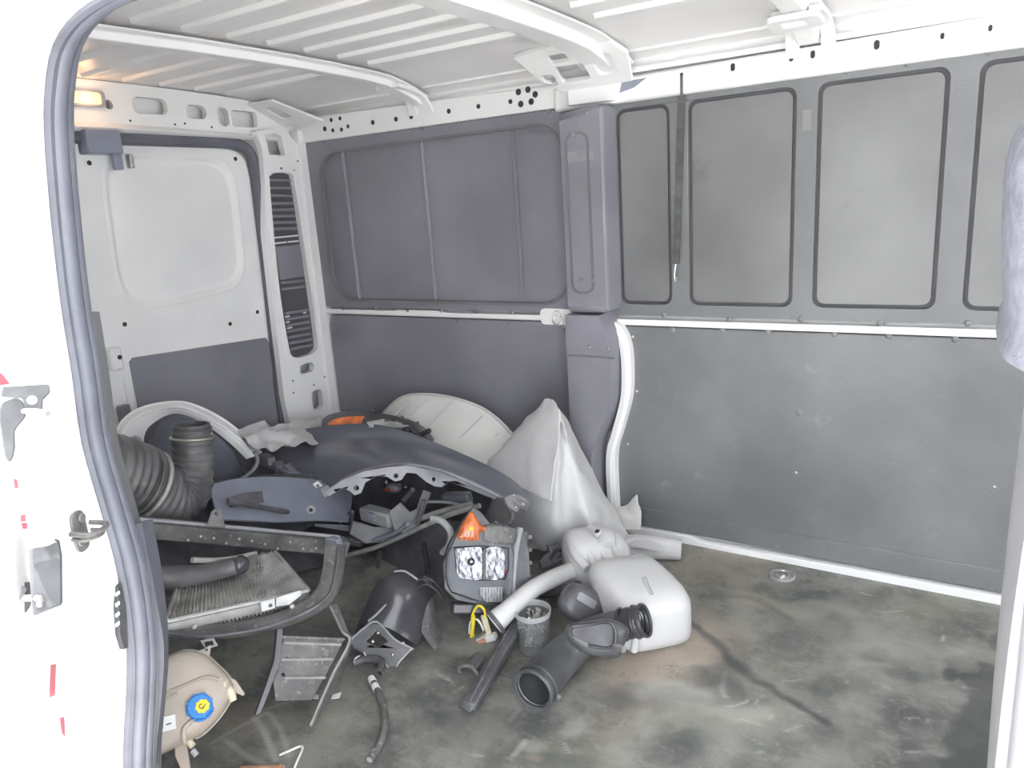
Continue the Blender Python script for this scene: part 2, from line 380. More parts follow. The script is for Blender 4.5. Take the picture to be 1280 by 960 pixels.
at.data.foreach_set('color', col.ravel())
fm = bpy.data.materials.new('floor_lining'); fm.use_nodes = True; nt = fm.node_tree; N = nt.nodes; L = nt.links
b = N['Principled BSDF']; tc = N.new('ShaderNodeTexCoord')
def nnoise(sc, det=8, ro=.6, vec=None, scale=None):
    n = N.new('ShaderNodeTexNoise'); n.inputs['Scale'].default_value = sc; n.inputs['Detail'].default_value = det; n.inputs['Roughness'].default_value = ro
    mp = N.new('ShaderNodeMapping'); mp.inputs['Scale'].default_value = scale or (1, 1, 1); mp.inputs['Rotation'].default_value = (0, 0, .6 if scale else 0)
    L.new(tc.outputs['Object'], mp.inputs[0]); L.new(mp.outputs[0], n.inputs['Vector']); return n.outputs['Fac']
def mrange(x, a, b_, c=0, d=1):
    r = N.new('ShaderNodeMapRange'); r.inputs[1].default_value = a; r.inputs[2].default_value = b_; r.inputs[3].default_value = c; r.inputs[4].default_value = d; L.new(x, r.inputs[0]); return r.outputs[0]
def mixc(f, a, c2):
    m = N.new('ShaderNodeMix'); m.data_type = 'RGBA'; L.new(f, m.inputs[0]); L.new(a, m.inputs[6]) if not isinstance(a, tuple) else setattr(m.inputs[6], 'default_value', (*a, 1))
    m.inputs[7].default_value = (*c2, 1); return m.outputs[2]
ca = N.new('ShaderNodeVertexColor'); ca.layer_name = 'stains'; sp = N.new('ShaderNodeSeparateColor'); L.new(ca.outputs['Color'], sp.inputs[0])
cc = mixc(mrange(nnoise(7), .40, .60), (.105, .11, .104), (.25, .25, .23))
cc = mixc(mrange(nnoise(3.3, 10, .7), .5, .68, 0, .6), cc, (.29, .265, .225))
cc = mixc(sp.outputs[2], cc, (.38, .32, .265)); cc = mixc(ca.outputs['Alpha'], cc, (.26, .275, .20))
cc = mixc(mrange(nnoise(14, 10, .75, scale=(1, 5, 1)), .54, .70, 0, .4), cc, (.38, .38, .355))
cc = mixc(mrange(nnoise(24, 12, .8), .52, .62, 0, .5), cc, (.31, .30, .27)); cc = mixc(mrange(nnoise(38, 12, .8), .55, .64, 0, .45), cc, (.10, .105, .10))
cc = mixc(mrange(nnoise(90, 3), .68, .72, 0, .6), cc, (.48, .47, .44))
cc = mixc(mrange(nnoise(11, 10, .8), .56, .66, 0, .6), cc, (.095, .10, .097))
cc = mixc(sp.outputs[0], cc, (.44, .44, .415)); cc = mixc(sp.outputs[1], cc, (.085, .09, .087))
L.new(cc, b.inputs['Base Color']); L.new(mrange(nnoise(9), .3, .7, .38, .62), b.inputs['Roughness'])
bp = N.new('ShaderNodeBump'); bp.inputs['Strength'].default_value = .35; bp.inputs['Distance'].default_value = .003; L.new(nnoise(70), bp.inputs['Height']); L.new(bp.outputs[0], b.inputs['Normal'])
me.materials.append(fm)
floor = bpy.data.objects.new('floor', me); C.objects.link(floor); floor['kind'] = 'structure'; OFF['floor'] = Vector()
obj('floor_base', box(-2.62, 1.7, .36, 2.275, -.05, -.002), 'yard', floor)

# ground outside
struct('ground', box(-9, 9, -9, 9, -.62, -.56), 'yard')

# far side wall: white body skin behind, hardboard linings in front
wl = struct('wall_left', box(-2.6, 1.7, W+.035, W+.06, -.05, 1.66), 'paint')
def rivets(pix, parent, r=.0095, y=W, m='rivet'):
    for u, v in pix:
        obj('rivet', dome(pY(u, v, y), (0, -1, 0), r, r*.55), m, parent)
# rear upper lining: frame plate with one big rounded pocket split by three beads
up1 = obj('upper_panel', plate([(-2.47, .775), (-1.17, .775), (-1.17, 1.448), (-2.47, 1.452)], [rr(-2.37, .805, -1.235, 1.405, .11, 8)], wallf, -.02, 0), 'hard', wl, bevel=.004)
obj('pocket_liner', box(-2.40, -1.2, W+.016, W+.022, .79, 1.42), 'hard', up1)
for x in (-2.237, -1.832, -1.433):
    obj('bead', tube([(x, W+.014, .812), (x, W+.014, 1.40)], .013, 10, 3, flat=.55), 'hard', up1)
obj('pocket_lip', (lambda g: g)(plate(rr(-2.376, .799, -1.229, 1.411, .115, 8), [rr(-2.366, .809, -1.239, 1.401, .106, 8)], wallf, -.004, .004)), 'hard2', up1)
rivets([(404, 176), (452, 169), (527, 161), (572, 156), (634, 147), (685, 139), (430, 386), (470, 386), (510, 388), (552, 388), (595, 389), (640, 390), (680, 391), (752, 131), (742, 133)], up1)
# front upper lining with framed pockets
holes = [rr(-1.045, .812, -.868, 1.42, .03), rr(-.812, .812, -.502, 1.42, .028), rr(-.447, .812, -.137, 1.42, .028), rr(-.075, .812, .235, 1.42, .028), rr(.30, .812, .60, 1.42, .028)]
up2 = obj('upper_panel', plate([(-1.075, .775), (.75, .775), (.75, 1.448), (-1.075, 1.442)], holes, wallf, -.02, .0), 'hard2', wl, bevel=.004)
obj('pocket_back', box(-1.07, .72, W+.016, W+.02, .79, 1.44), 'groove', up2)
for i, h in enumerate(holes):
    x0 = min(p[0] for p in h); x1 = max(p[0] for p in h)
    obj('pocket_pad', plate(rr(x0+.011, .822, x1-.011, 1.41, .022), [], wallf, -.018, -.006), 'pocket', up2, bevel=.004)
rivets([(817, 121), (889, 113), (950, 102), (1059, 88), (1135, 79), (1236, 64), (830, 394), (912, 399), (1001, 399), (1100, 404), (1210, 404)], up2)
obj('worn_patch', box(-.485, -.462, W-.0012, W+.001, 1.30, 1.355), 'rivet', up2)
# lower linings
lp1 = obj('lower_panel', plate([(-2.42, .03), (-1.10, .03), (-1.10, .742), (-2.40, .742), (-2.42, .70)], [], wallf, -.02, .0), 'hard', wl, bevel=.003)
rivets([(571, 402), (636, 404), (705, 412), (546, 448), (548, 490), (420, 500)], lp1, .006)
lp2 = obj('lower_panel', plate([(-1.095, .085), (-1.095, .28), (-1.066, .38), (-1.03, .50), (-1.022, .60), (-1.027, .68), (-1.045, .738), (.75, .738), (.75, .085)], [], wallf, -.02, .0), 'hard2', wl, bevel=.003)
rivets([(841, 412), (903, 413), (960, 415), (1043, 418), (1111, 420), (1194, 424), (998, 516)], lp2)
rivets([(791, 421), (796, 489), (995, 591), (785, 555), (845, 648), (915, 661), (1082, 692), (1172, 709), (1243, 609)], lp2, .0045, m='steel')
sk = obj('skirt_strip', plate([(-1.02, .032), (.75, .032), (.75, .098), (-1.02, .098)], [], wallf, -.02, .007), 'hard2', wl, bevel=.003)
obj('floor_flange', plate([(-1.04, -.005), (-.80, -.005), (.75, -.005), (.75, .026), (-.3, .024), (-.78, .016), (-.80, .028), (-1.04, .022)], [], wallf, -.02, .018), 'paint', wl, bevel=.002)
obj('belt_strip', plate([(-2.44, .748), (-1.17, .748), (-1.17, .768), (-1.78, .765), (-1.80, .772), (-2.02, .772), (-2.04, .768), (-2.44, .768)], [], wallf, -.02, .003), 'paint', wl, bevel=.002)
obj('belt_strip', plate([(-1.07, .742), (.75, .742), (.75, .764), (-1.07, .762)], [], wallf, -.02, .004), 'paint', wl, bevel=.002)
ring = obj('anchor_plate', plate(rr(-1.355, .735, -1.21, .792, .018), [], wallf, 0, .008), 'paint', wl, bevel=.003)
obj('anchor_boss', cyl(pY(697, 393, W-.008), (0, -1, 0), .014, .01), 'paint_dull', ring, bevel=.002)
obj('lashing_ring', torus(pY(697, 400, W-.02), (.2, -1, .3), .017, .003), 'steel', ring)
# centre pillar cover
fr_cp = frame((0, 2.16, 0), (1, 0, 0), (0, 0, 1), Vector((0, -1, 0)))
cp = obj('pillar_cover', plate([(-1.19, .795), (-1.04, .795), (-1.04, 1.435), (-1.19, 1.42)], [], fr_cp, -.12, 0), 'hard', wl, bevel=.02, bseg=3)
obj('pillar_edge', sheet([[(-1.046, 2.163, 1.43), (-1.044, 2.21, 1.43), (-1.048, 2.265, 1.425)], [(-1.046, 2.163, .80), (-1.044, 2.21, .80), (-1.048, 2.265, .80)]], .004), 'hard2', wl)
obj('pillar_inset', plate(rr(-1.168, .86, -1.085, 1.36, .03), [rr(-1.16, .868, -1.093, 1.352, .024)], fr_cp, -.002, .003), 'hard2', cp)
obj('scuffed_band', plate([(-1.165, 1.27), (-1.07, 1.275), (-1.07, 1.30), (-1.12, 1.305), (-1.165, 1.30)], [], fr_cp, -.001, .0015), 'flange', cp)
rivets([(716, 168), (733, 141), (742, 350), (724, 220), (727, 350)], cp, .007, 2.158)
low = smooth2([(-1.075, .79), (-1.045, .72), (-1.042, .62), (-1.05, .50), (-1.085, .40), (-1.12, .30), (-1.125, .03)], 5, False)
cpl = obj('pillar_cover', plate([tuple(p) for p in low]+[(-1.195, .03), (-1.195, .79)], [], fr_cp, -.12, .006), 'hard', wl, bevel=.012, bseg=3)
obj('cover_crease', beam((-1.19, 2.153, .655), (-1.02, 2.153, .655), .006, .006), 'hard2', cpl)
rivets([(737, 434), (760, 436)], cpl, .008, 2.152)
# white curved pillar strip
edge = smooth2([(-1.075, .765), (-1.03, .735), (-1.008, .68), (-1.003, .60), (-1.01, .50), (-1.045, .38), (-1.072, .28), (-1.072, .05)], 5, False)
L_ = [(p[0], p[1]) for p in edge]; R_ = [(p[0]-.035, p[1]-.004) for p in edge][::-1]
ws = obj('pillar_strip', plate(L_+R_, [], wallf, -.01, .035), 'paint', wl, bevel=.006)
L2 = [(p[0]-.012, p[1]-.012) for p in edge[3:]]; R2 = [(p[0]-.022, p[1]-.012) for p in edge[3:]][::-1]
obj('strip_bead', plate(L2+R2, [], wallf, .034, .039), 'paint_dull', ws, bevel=.002)
# side rail above the linings
rail = struct('trim_1', plate([(-2.5, 1.45), (-1.2, 1.449), (-1.2, 1.52), (-2.5, 1.548)], [], wallf, -.01, .012), 'paint', bevel=.004)
rail2 = obj('front_rail', plate([(-1.25, 1.436), (.9, 1.438), (.9, 1.528), (-1.02, 1.508), (-1.25, 1.508)], [], wallf, -.03, .02), 'paint', rail, bevel=.008)
obj('rail_lip', box(-2.5, .9, W-.001, W+.05, 1.52, 1.535), 'paint', rail)
for u, v, r in [(406, 161, 3), (435, 158, 2.5), (466, 153, 3), (495, 149, 3), (514, 146, 3), (561, 139, 3), (598, 133, 3), (648, 115, 4), (660, 112, 4), (651, 130, 4), (664, 127, 4), (638, 127, 3), (414, 150, 2.5), (425, 148, 2.5), (416, 163, 2.5), (427, 162, 2.5), (669, 118, 4)]:
    p = pY(u, v, W-.0122); obj('rail_hole', cyl(p, (0, -1, 0), r*mpp(p), .0008, 10), 'hole', rail)
for u, v, r in [(916, 84, 5), (989, 72, 5), (1016, 68, 5), (1096, 56, 6), (1178, 45, 4), (1238, 35, 4)]:
    p = pY(u, v, W-.0205); q = r*mpp(p)*.55; f_ = frame(p, (1, 0, 0), (0, 0, 1), Vector((0, -1, 0)))
    obj('rail_hole', plate(rr(-q, -q*1.7, q, q*1.7, q), [], f_, 0, .0008), 'hole', rail)

# ceiling: sheet, lengthwise ribs, cross bows
def zr(y): t = abs(y-1.33)/.94; return 1.632-.03*t*t-.075*max(0, t-.72)**1.3*2.2
rows = [[(x, y, zr(y)) for y in (.30, .42, .6, .9, 1.2, 1.5, 1.8, 2.0, 2.15, 2.28, 2.36)] for x in (-2.62, -2, -1.2, -.4, .4, 1.1)]
ceil = struct('ceiling', sheet(rows, -.02, 3, 2), 'roof')
rows = [[(x, y, zr(y)+.004) for y in (2.20, 2.26, 2.32, 2.37)] for x in (-2.6, -1.2, .2, 1.1)]
for (xa, xb) in ((-2.42, -1.86), (-1.72, -1.17), (-.93, -.56), (-.40, .9)):
    y = 1.27
    for k in range(-6, 7):
        y = 1.33+k*.131-.06
        if y < .45 or y > 2.05: continue
        z = zr(y); w_ = .017
        pr = [(-w_-.006, .003), (-w_, -.012), (w_, -.012), (w_+.006, .003)]
        v = [Vector((x, y+a, z+b_)) for x in (xa, xb) for a, b_ in pr]
        obj('roof_rib', (v, [(0, 1, 5, 4), (1, 2, 6, 5), (2, 3, 7, 6), (0, 3, 2, 1), (4, 5, 6, 7), (0, 4, 7, 3)]), 'paint', ceil, bevel=.003)
    obj('outer_rib', beam((xa-.05, 2.24, zr(2.24)), (xb+.05, 2.24, zr(2.24)), .018, .012), 'paint', ceil, bevel=.003)
def bow(x, hw, drop, name='roof_bow', y1=2.2, foot=True):
    prof = [(-hw, 0), (-hw, -.006), (-hw*.5, -.008), (-hw*.42, -drop), (hw*.42, -drop), (hw*.5, -.008), (hw, -.006), (hw, 0)]
    yy = [.40, .48, .6, .8, 1.05, 1.33, 1.6, 1.8, 1.95, 2.05, 2.12, y1-.02, y1+.02, y1+.04]
    def zc(y):
        z = zr(y)-.012; e = max(0, abs(y-1.33)-.70); return z-e*e*.42
    V = [Vector((x+a, y, zc(y)+b_)) for y in yy for a, b_ in prof]; n = len(prof); Fc = []
    for i in range(len(yy)-1):
        for j in range(n): Fc.append((i*n+j, i*n+(j+1) % n, (i+1)*n+(j+1) % n, (i+1)*n+j))
    Fc += [tuple(range(n)), tuple((len(yy)-1)*n+j for j in range(n))]
    o = obj(name, (V, Fc), 'paint', ceil, bevel=.004)
    for y in (.62, .79, .96, 1.13, 1.31, 1.49, 1.67, 1.85):
        fr = frame((x-hw*.75, y, zc(y)-.0072), (0, 1, 0), (1, 0, 0), Vector((0, 0, -1)))
        obj('slot_hole', plate(rr(-.016, -.006, .016, .006, .006), [], fr, 0, .001), 'hole', o)
    return o, zc
b2, z2 = bow(-1.80, .05, .028)
for xx in (-1.835, -1.765):
    obj('bow_foot', sheet([[(xx-.014, 2.08, 1.565), (xx+.014, 2.08, 1.565)], [(xx-.013, 2.17, 1.555), (xx+.013, 2.17, 1.555)], [(xx-.012, 2.225, 1.535), (xx+.012, 2.225, 1.535)], [(xx-.018, 2.252, 1.49), (xx+.018, 2.252, 1.49)]], .012), 'paint', b2)
b1, z1 = bow(-1.05, .085, .034)
b3, z3 = bow(-.47, .06, .03)
for xx in (-.51, -.42):
    obj('bow_foot', sheet([[(xx-.016, 2.08, 1.565), (xx+.016, 2.08, 1.565)], [(xx-.015, 2.17, 1.56), (xx+.015, 2.17, 1.56)], [(xx-.015, 2.225, 1.54), (xx+.015, 2.225, 1.54)], [(xx-.02, 2.252, 1.48), (xx+.02, 2.252, 1.48)]], .014), 'paint', b3)
fr3 = frame((-.47, 2.08, 1.548), (1, 0, 0), (0, 1, -.1), Vector((0, -.1, -1)))
obj('bow_web', plate(rr(-.062, -.04, .062, .06, .02), [rr(-.03, -.018, .03, .03, .012)], fr3, -.01, .004), 'paint', b3, bevel=.003)
# gusset at the centre bow: sloped plate with cut-outs
gp = [pY(648, 78, 2.08), pY(782, 82, 2.20)]
fg = frame((-1.10, 2.17, 1.535), (1, .0, 0), (0, .62, -.42)); 
gs = obj('gusset', plate([(-.19, -.10), (.10, -.14), (.16, -.04), (.135, .07), (-.10, .075), (-.15, .02)], [rr(-.085, -.035, .015, .035, .012), rr(-.145, -.01, -.10, .04, .01), rr(.045, -.055, .11, .03, .012), rr(-.085, -.085, -.02, -.05, .01)], fg, -.006, .008), 'paint', ceil, bevel=.005)
obj('gusset_foot', plate([(-1.19, 1.445), (-1.03, 1.445), (-1.02, 1.52), (-1.19, 1.525)], [], wallf, .0, .045), 'paint', wl, bevel=.006)
obj('gusset_foot_hole', plate([(-1.02, 1.465), (-.97, 1.475), (-.93, 1.497), (-1.01, 1.495)], [], wallf, .0195, .0212), 'bluegrey', wl)
# rear corner bracket
fb = frame((-2.36, 2.12, 1.56), (1, 0, 0), (0, .7, -.3))
obj('corner_bracket', plate([(-.12, -.08), (.02, -.08), (.10, .11), (-.12, .11)], [rr(-.07, -.04, -.005, .05, .02)], fb, -.004, .006), 'paint', ceil, bevel=.004)

# ---------------------------------------------------------------- rear wall: header, pillar, doors
rearf = frame((XR, 0, 0), (0, 1, 0), (0, 0, 1), Vector((1, 0, 0)))        # a=y, b=z, c towards the room
def hz(y, z0): return z0-.035*((y-1.33)/.9)**2
hd_f = frame((-2.48, 0, 0), (0, 1, 0), (0, 0, 1), Vector((1, 0, 0)))
hdr_holes = [rr(1.375, 1.552, 1.462, 1.588, .01), circ(1.489, 1.556, .015), rr(1.572, 1.535, 1.70, 1.588, .024), rr(1.770, 1.528, 1.855, 1.575, .023), rr(1.905, 1.507, 1.95, 1.574, .022), rr(1.962, 1.508, 2.08, 1.567, .016)]
top = [(y, hz(y, 1.63)) for y in np.linspace(2.27, .39, 12)]; bot = [(y, hz(y, 1.495)) for y in np.linspace(.39, 2.27, 14)]
wr = struct('wall_rear', plate(bot+top, hdr_holes[1:], hd_f, -.02, 0), 'paint', bevel=.003)
obj('header_back', box(-2.56, -2.53, .36, 2.32, -.05, 1.66), 'paint_dull', wr)
obj('header_lip', sheet([[(-2.48, y, hz(y, 1.50)) for y in (.39, .8, 1.33, 1.8, 2.2)], [(-2.455, y, 1.482-.012*((y-1.33)/.9)**2) for y in (.39, .8, 1.33, 1.8, 2.2)], [(-2.475, y, 1.469-.012*((y-1.33)/.9)**2) for y in (.39, .8, 1.33, 1.8, 2.2)]], .006), 'paint', wr)
for h in hdr_holes[1:]:
    cx = sum(p[0] for p in h)/len(h); cy = sum(p[1] for p in h)/len(h)
    obj('hole_rim', plate([(cx+(p[0]-cx)*1.0+math.copysign(.004, p[0]-cx), cy+(p[1]-cy)+math.copysign(.004, p[1]-cy)) for p in h], [h], hd_f, -.001, .003), 'paint', wr)
for y, z in ((1.555, 1.51), (1.72, 1.505), (1.76, 1.51), (1.87, 1.502)):
    obj('screw_hole', cyl((-2.4799, y, z), (1, 0, 0), .004, .0008, 8), 'hole', wr)
# rear pillar (behind the louvre)
pf = frame((-2.44, 0, 0), (0, 1, 0), (0, 0, 1), Vector((1, 0, 0)))
pil_out = [(2.02, -.02), (2.27, -.02), (2.262, .40), (2.252, .74), (2.25, 1.05), (2.245, 1.44), (2.19, 1.49), (2.10, 1.50), (2.035, 1.49), (2.055, 1.42), (2.045, 1.30), (2.012, 1.1), (2.0, .8), (1.99, .45)]
lou = [tuple(p) for p in smooth2([(2.062, 1.28), (2.075, 1.325), (2.11, 1.335), (2.175, 1.33), (2.19, 1.29), (2.198, 1.0), (2.202, .66), (2.185, .60), (2.12, .588), (2.06, .60), (2.045, .66), (2.04, .9)], 4)]
top_h = [(2.085, 1.405), (2.165, 1.40), (2.158, 1.47), (2.135, 1.485), (2.075, 1.478)]
ov = rr(2.09, .515, 2.17, .555, .02); lowh = rr(2.135, .345, 2.195, .43, .02)
wp = obj('rear_pillar', plate(pil_out, [lou, top_h, ov, lowh], pf, -.03, 0), 'paint', wr, bevel=.004)
obj('louvre_rim', plate([(2.12+(p[0]-2.12)*1.09, .96+(p[1]-.96)*1.018) for p in lou], [lou], pf, 0, .005), 'paint', wp, bevel=.002)
lv = obj('louvre_panel', plate([(2.12+(p[0]-2.12)*1.05, .96+(p[1]-.96)*1.01) for p in lou], [], pf, -.026, -.020), 'groove', wp)  # darker backing paints recess shade behind the slats
for z in (1.305, 1.275, 1.245, 1.215, 1.19, 1.165, 1.14, 1.115, .90, .875, .775, .75, .725, .70, .675, .65, .625):
    obj('louvre_slat', beam((-2.452, 2.062, z+.004), (-2.452, 2.185, z), .012, .012), 'hard', lv, bevel=.004)
for z, a, b_ in ((1.085, 2.065, 2.185), (1.063, 2.065, 2.12), (1.063, 2.13, 2.185), (.765, 2.065, 2.085), (.765, 2.16, 2.175), (.742, 2.065, 2.08), (.717, 2.065, 2.09)):
    obj('louvre_slit', box(-2.457, -2.450, a, b_, z-.003, z+.003), 'white', lv)
obj('louvre_mid_panel', box(-2.457, -2.448, 2.062, 2.188, .915, 1.05), 'hard', lv, bevel=.004)
for y, z, r in ((2.135, 1.352, .005), (2.225, 1.38, .004), (2.20, 1.345, .003), (2.045, .50, .004), (2.04, .45, .004), (2.155, .455, .004), (2.22, .475, .004)):
    obj('screw_hole', cyl((-2.4401, y, z), (1, 0, 0), r, .001, 8), 'hole', wp)
obj('corner_return', box(-2.47, -2.43, 2.235, 2.30, -.02, 1.5), 'paint', wp)

def rear_door(nm, mir):
    m = (lambda y: 2.68-y) if mir else (lambda y: y)
    def q(pts): return [(m(p[0]), p[1]) for p in pts]
    out = [(1.385, .0), (1.995, .0), (1.99, .36), (2.0, .6), (2.012, .9), (2.022, 1.2)] + [tuple(p) for p in smooth2([(2.024, 1.32), (2.01, 1.39), (1.96, 1.424), (1.88, 1.432)], 4, False)] + [(1.37, 1.436), (1.372, .8)]
    rec = [tuple(p) for p in smooth2([(1.445, 1.30), (1.47, 1.365), (1.53, 1.392), (1.72, 1.398), (1.88, 1.385), (1.935, 1.34), (1.945, 1.25), (1.935, 1.05), (1.925, .98), (1.88, .925), (1.80, .91), (1.60, .895), (1.50, .90), (1.445, .94), (1.43, 1.02), (1.435, 1.15)], 4)]
    d = struct(nm, plate(q(out), [q(rec)], rearf, -.035, 0), 'paint_dull', bevel=.004)
    cx, cz = 1.69, 1.15
    def sc(k): return [(cx+(p[0]-cx)*k, cz+(p[1]-cz)*k) for p in rec]
    n = len(rec); lv_ = [(1.06, .0), (1.035, .004), (1.0, .002), (.965, -.012), (.93, -.014), (.915, -.012)]
    V = []; 
    for k, h in lv_: V += [rearf(m(p[0]), p[1], h) for p in sc(k)]
    Fc = [(r*n+i, r*n+(i+1) % n, (r+1)*n+(i+1) % n, (r+1)*n+i) for r in range(len(lv_)-1) for i in range(n)]+[tuple((len(lv_)-1)*n+i for i in range(n))]
    obj('pressed_recess', (V, Fc), 'paint_dull', d, smooth=60)
    obj('lower_lining', plate(q([(1.402, .12), (1.985, .12), (1.99, .36), (2.0, .665), (1.99, .688), (1.98, .692), (1.42, .728), (1.405, .715)]), [], rearf, 0, .006), 'hard', d, bevel=.003)
    for y, z in ((1.415, .845), (1.83, .775), (1.965, .80), (1.968, 1.392), (1.40, 1.375)):
        rg = obj('grommet', cyl(rearf(m(y), z, 0), (1, 0, 0), .016, .002, 14), 'paint_dull', d)
        obj('grommet_hole', cyl(rearf(m(y), z, .002), (1, 0, 0), .008, .001, 12), 'hole', rg)
    return d
d1 = rear_door('door_1', False); d2 = rear_door('door_2', True)
obj('latch_block', box(-2.51, -2.44, 1.375, 1.49, 1.40, 1.475), 'bluegrey', d1, bevel=.006)
obj('latch_claw', box(-2.475, -2.455, 1.46, 1.49, 1.35, 1.41), 'bluegrey', d1, bevel=.004)
obj('latch_claw', box(-2.475, -2.45, 1.51, 1.525, 1.355, 1.40), 'steel', d1, bevel=.003)
obj('lock_catch', box(-2.51, -2.46, 1.325, 1.37, .70, .78), 'paint_dull', d1, bevel=.01)
obj('catch_hole', cyl((-2.4595, 1.355, .745), (1, 0, 0), .008, .001), 'hole', d1)
obj('lower_catch', box(-2.51, -2.465, 1.325, 1.365, .50, .58), 'hard', d1, bevel=.008)
obj('meeting_seal', box(-2.515, -2.49, 1.30, 1.368, .0, 1.45), 'paint_dull', d1)
# dark door seal following the opening
sp_ = [(2.015, .0), (2.012, .4), (2.022, .6), (2.032, .9), (2.043, 1.2), (2.047, 1.35), (2.03, 1.42), (1.96, 1.446), (1.8, 1.45), (1.5, 1.452), (1.33, 1.454), (.9, 1.47), (.64, 1.4), (.62, .0)]
obj('door_seal', tube([(-2.487, y-.004, z) for y, z in sp_], .022, 10, 4), 'seal_dark', wr)

# interior lamp in the header
lp = thing('interior_lamp', 'small lit amber interior lamp at the left end of the header above the rear doors', 'lamp', (-2.47, 1.418, 1.545))
obj('lamp_housing', plate(rr(1.352, 1.545, 1.475, 1.597, .014), [rr(1.364, 1.553, 1.462, 1.589, .01)], hd_f, 0, .014), 'bluegrey', lp, bevel=.003)
obj('lamp_lens', plate(rr(1.364, 1.553, 1.462, 1.589, .01), [], hd_f, .0, .011), 'lamp', lp, bevel=.004)
ld = bpy.data.lights.new('lamp_bulb', 'POINT'); ld.energy = .03; ld.color = (1, .6, .3); ld.shadow_soft_size = .02
lo = bpy.data.objects.new('lamp_bulb', ld); C.objects.link(lo); lo.location = (-2.44, 1.415, 1.57)

# near side wall with the sliding door opening; front cab shell
wn = struct('wall_right', box(-2.6, -.89, .34, .37, -.05, 1.62), 'paint_dull')
obj('front_pillar', box(.50, .60, .28, .42, -.1, 1.62), 'paint_dull', wn)
obj('opening_header', box(-.95, 1.1, .28, .40, 1.42, 1.62), 'paint', wn)
obj('step_sill', box(-.84, .55, .26, .37, -.25, -.05), 'cab', wn)
cab = struct('wall_front', join(box(1.1, 1.75, .3, 2.32, 1.48, 1.6), box(1.6, 1.75, .3, 2.32, -.1, .62), box(1.0, 1.7, 2.27, 2.32, 1.3, 1.6), box(.6, 1.7, .30, .36, -.1, .62)), 'cab')

# sliding door opening: rubber seal, white jamb, the opened door beyond it
sx = [(-.692, .40, 1.385), (-.70, .40, 1.345), (-.735, .40, 1.28), (-.765, .40, 1.22), (-.785, .40, 1.12), (-.795, .40, 1.02), (-.80, .40, .95), (-.795, .40, .86), (-.79, .40, .76), (-.80, .40, .68), (-.845, .40, .60), (-.868, .40, .53), (-.872, .40, .40), (-.872, .40, .1), (-.872, .40, -.05)]
def mapz(ps, du, y): return [pY(u+du, v, y) for u, v in ps]
spx = [(420, -60), (300, -42), (170, -18), (112, 12), (80, 55), (70, 110), (69, 160), (74, 230), (82, 310), (92, 390), (105, 470), (117, 555), (138, 630), (158, 700), (169, 760), (175, 820), (174, 880), (171, 940), (171, 1040), (172, 1200)]
sl = struct('trim_2', tube(mapz(spx, 2, .40), .0095, 12, 5), 'seal')
obj('seal_lip', tube(mapz(spx, -11, .39), .0075, 10, 5), 'seal', sl)
obj('seal_fin', tube(mapz(spx, 13, .41), .0075, 10, 5, flat=.8), 'seal', sl)
obj('inner_trim', sheet([[pY(u+15, v, .42) for u, v in spx[9:]], [pY(u+25, v, .47) for u, v in spx[9:]]], .006, 4, 2), 'hard2', sl)
# grey plastic step end next to the seal (lower)
obj('jamb_cover', sheet([[pY(168, 655, .43), pY(188, 760, .43), pY(196, 830, .43), pY(186, 960, .43), pY(186, 1080, .43)], [pY(182, 650, .46), pY(197, 740, .46), pY(202, 830, .46), pY(192, 960, .46), pY(192, 1080, .46)]], .008, 4, 2), 'seal', sl)
# jamb: surface from the seal outwards
def jam(du, y): return [pY(u+du, v, y) for u, v in spx]
jr = [jam(-6, .405), jam(-22, .375)]
r2_, r3_ = [], []
for u, v in spx:
    f = min(1, max(0, (v-10)/900)); a = pY(u-6, v, .405)
    r2_.append(a+Vector((.03, -.06, 0))); r3_.append(a+Vector((.055, -.125, 0)))
jamb = struct('trim_3', sheet([jr[0], jr[1], r2_, r3_], .012, 3, 3), 'paint', smooth=50)
skin = [[p+Vector((0, 0, 0)) for p in r3_], [p+Vector((-.30, -.012, 0)) for p in r3_]]
obj('outer_skin', sheet(skin, .012, 3, 2), 'paint', jamb)
def onJ(u, v, off=0.):
    # point on the jamb plane x = -.79 + k*(.4-y)
    d = ray(u, v); n = Vector((.9, .42, 0)).normalized(); p0 = Vector((-.775, .36, 0)); t = (p0-CAM).dot(n)/d.dot(n); return CAM+d*t+n*off, n
jf = lambda u, v, off=0.: frame(onJ(u, v, off)[0], (.42, -.9, 0), (0, 0, 1), Vector((.9, .42, 0)).normalized())
wd = thing('door_striker', 'steel striker loop with two round bolt bosses on the white door jamb', 'striker', onJ(100, 680)[0])
f_ = jf(98, 664); s_ = mpp(onJ(98, 664)[0])
obj('striker_base', plate([tuple(p) for p in smooth2([(-9*s_, 24*s_), (9*s_, 24*s_), (12*s_, 0), (9*s_, -24*s_), (-9*s_, -24*s_), (-12*s_, 0)], 4)], [], f_, 0, .003), 'osteel', wd, bevel=.001)
for dv in (-17, 13):
    g = jf(97, 664+dv, .003); obj('bolt', cyl(g(0, 0, 0), g(0, 0, 1)-g(0, 0, 0), 6*s_, .003), 'osteel', wd, bevel=.001)
obj('loop', tube([f_(-16*s_, 5*s_, .004), f_(-16*s_, 3*s_, .022), f_(0, 2*s_, .027), f_(18*s_, 3*s_, .022), f_(19*s_, 5*s_, .004)], .0028, 8), 'osteel', wd)
obj('loop', tube([f_(-16*s_, -5*s_, .004), f_(-14*s_, -6*s_, .018), f_(0, -6*s_, .022), f_(16*s_, -5*s_, .016), f_(18*s_, -3*s_, .004)], .0022, 8), 'osteel', wd)
g = jf(12, 130, .001); gm = thing('jamb_plug', 'round white plug high on the door jamb at the far left', 'plug', g(0, 0, 0))
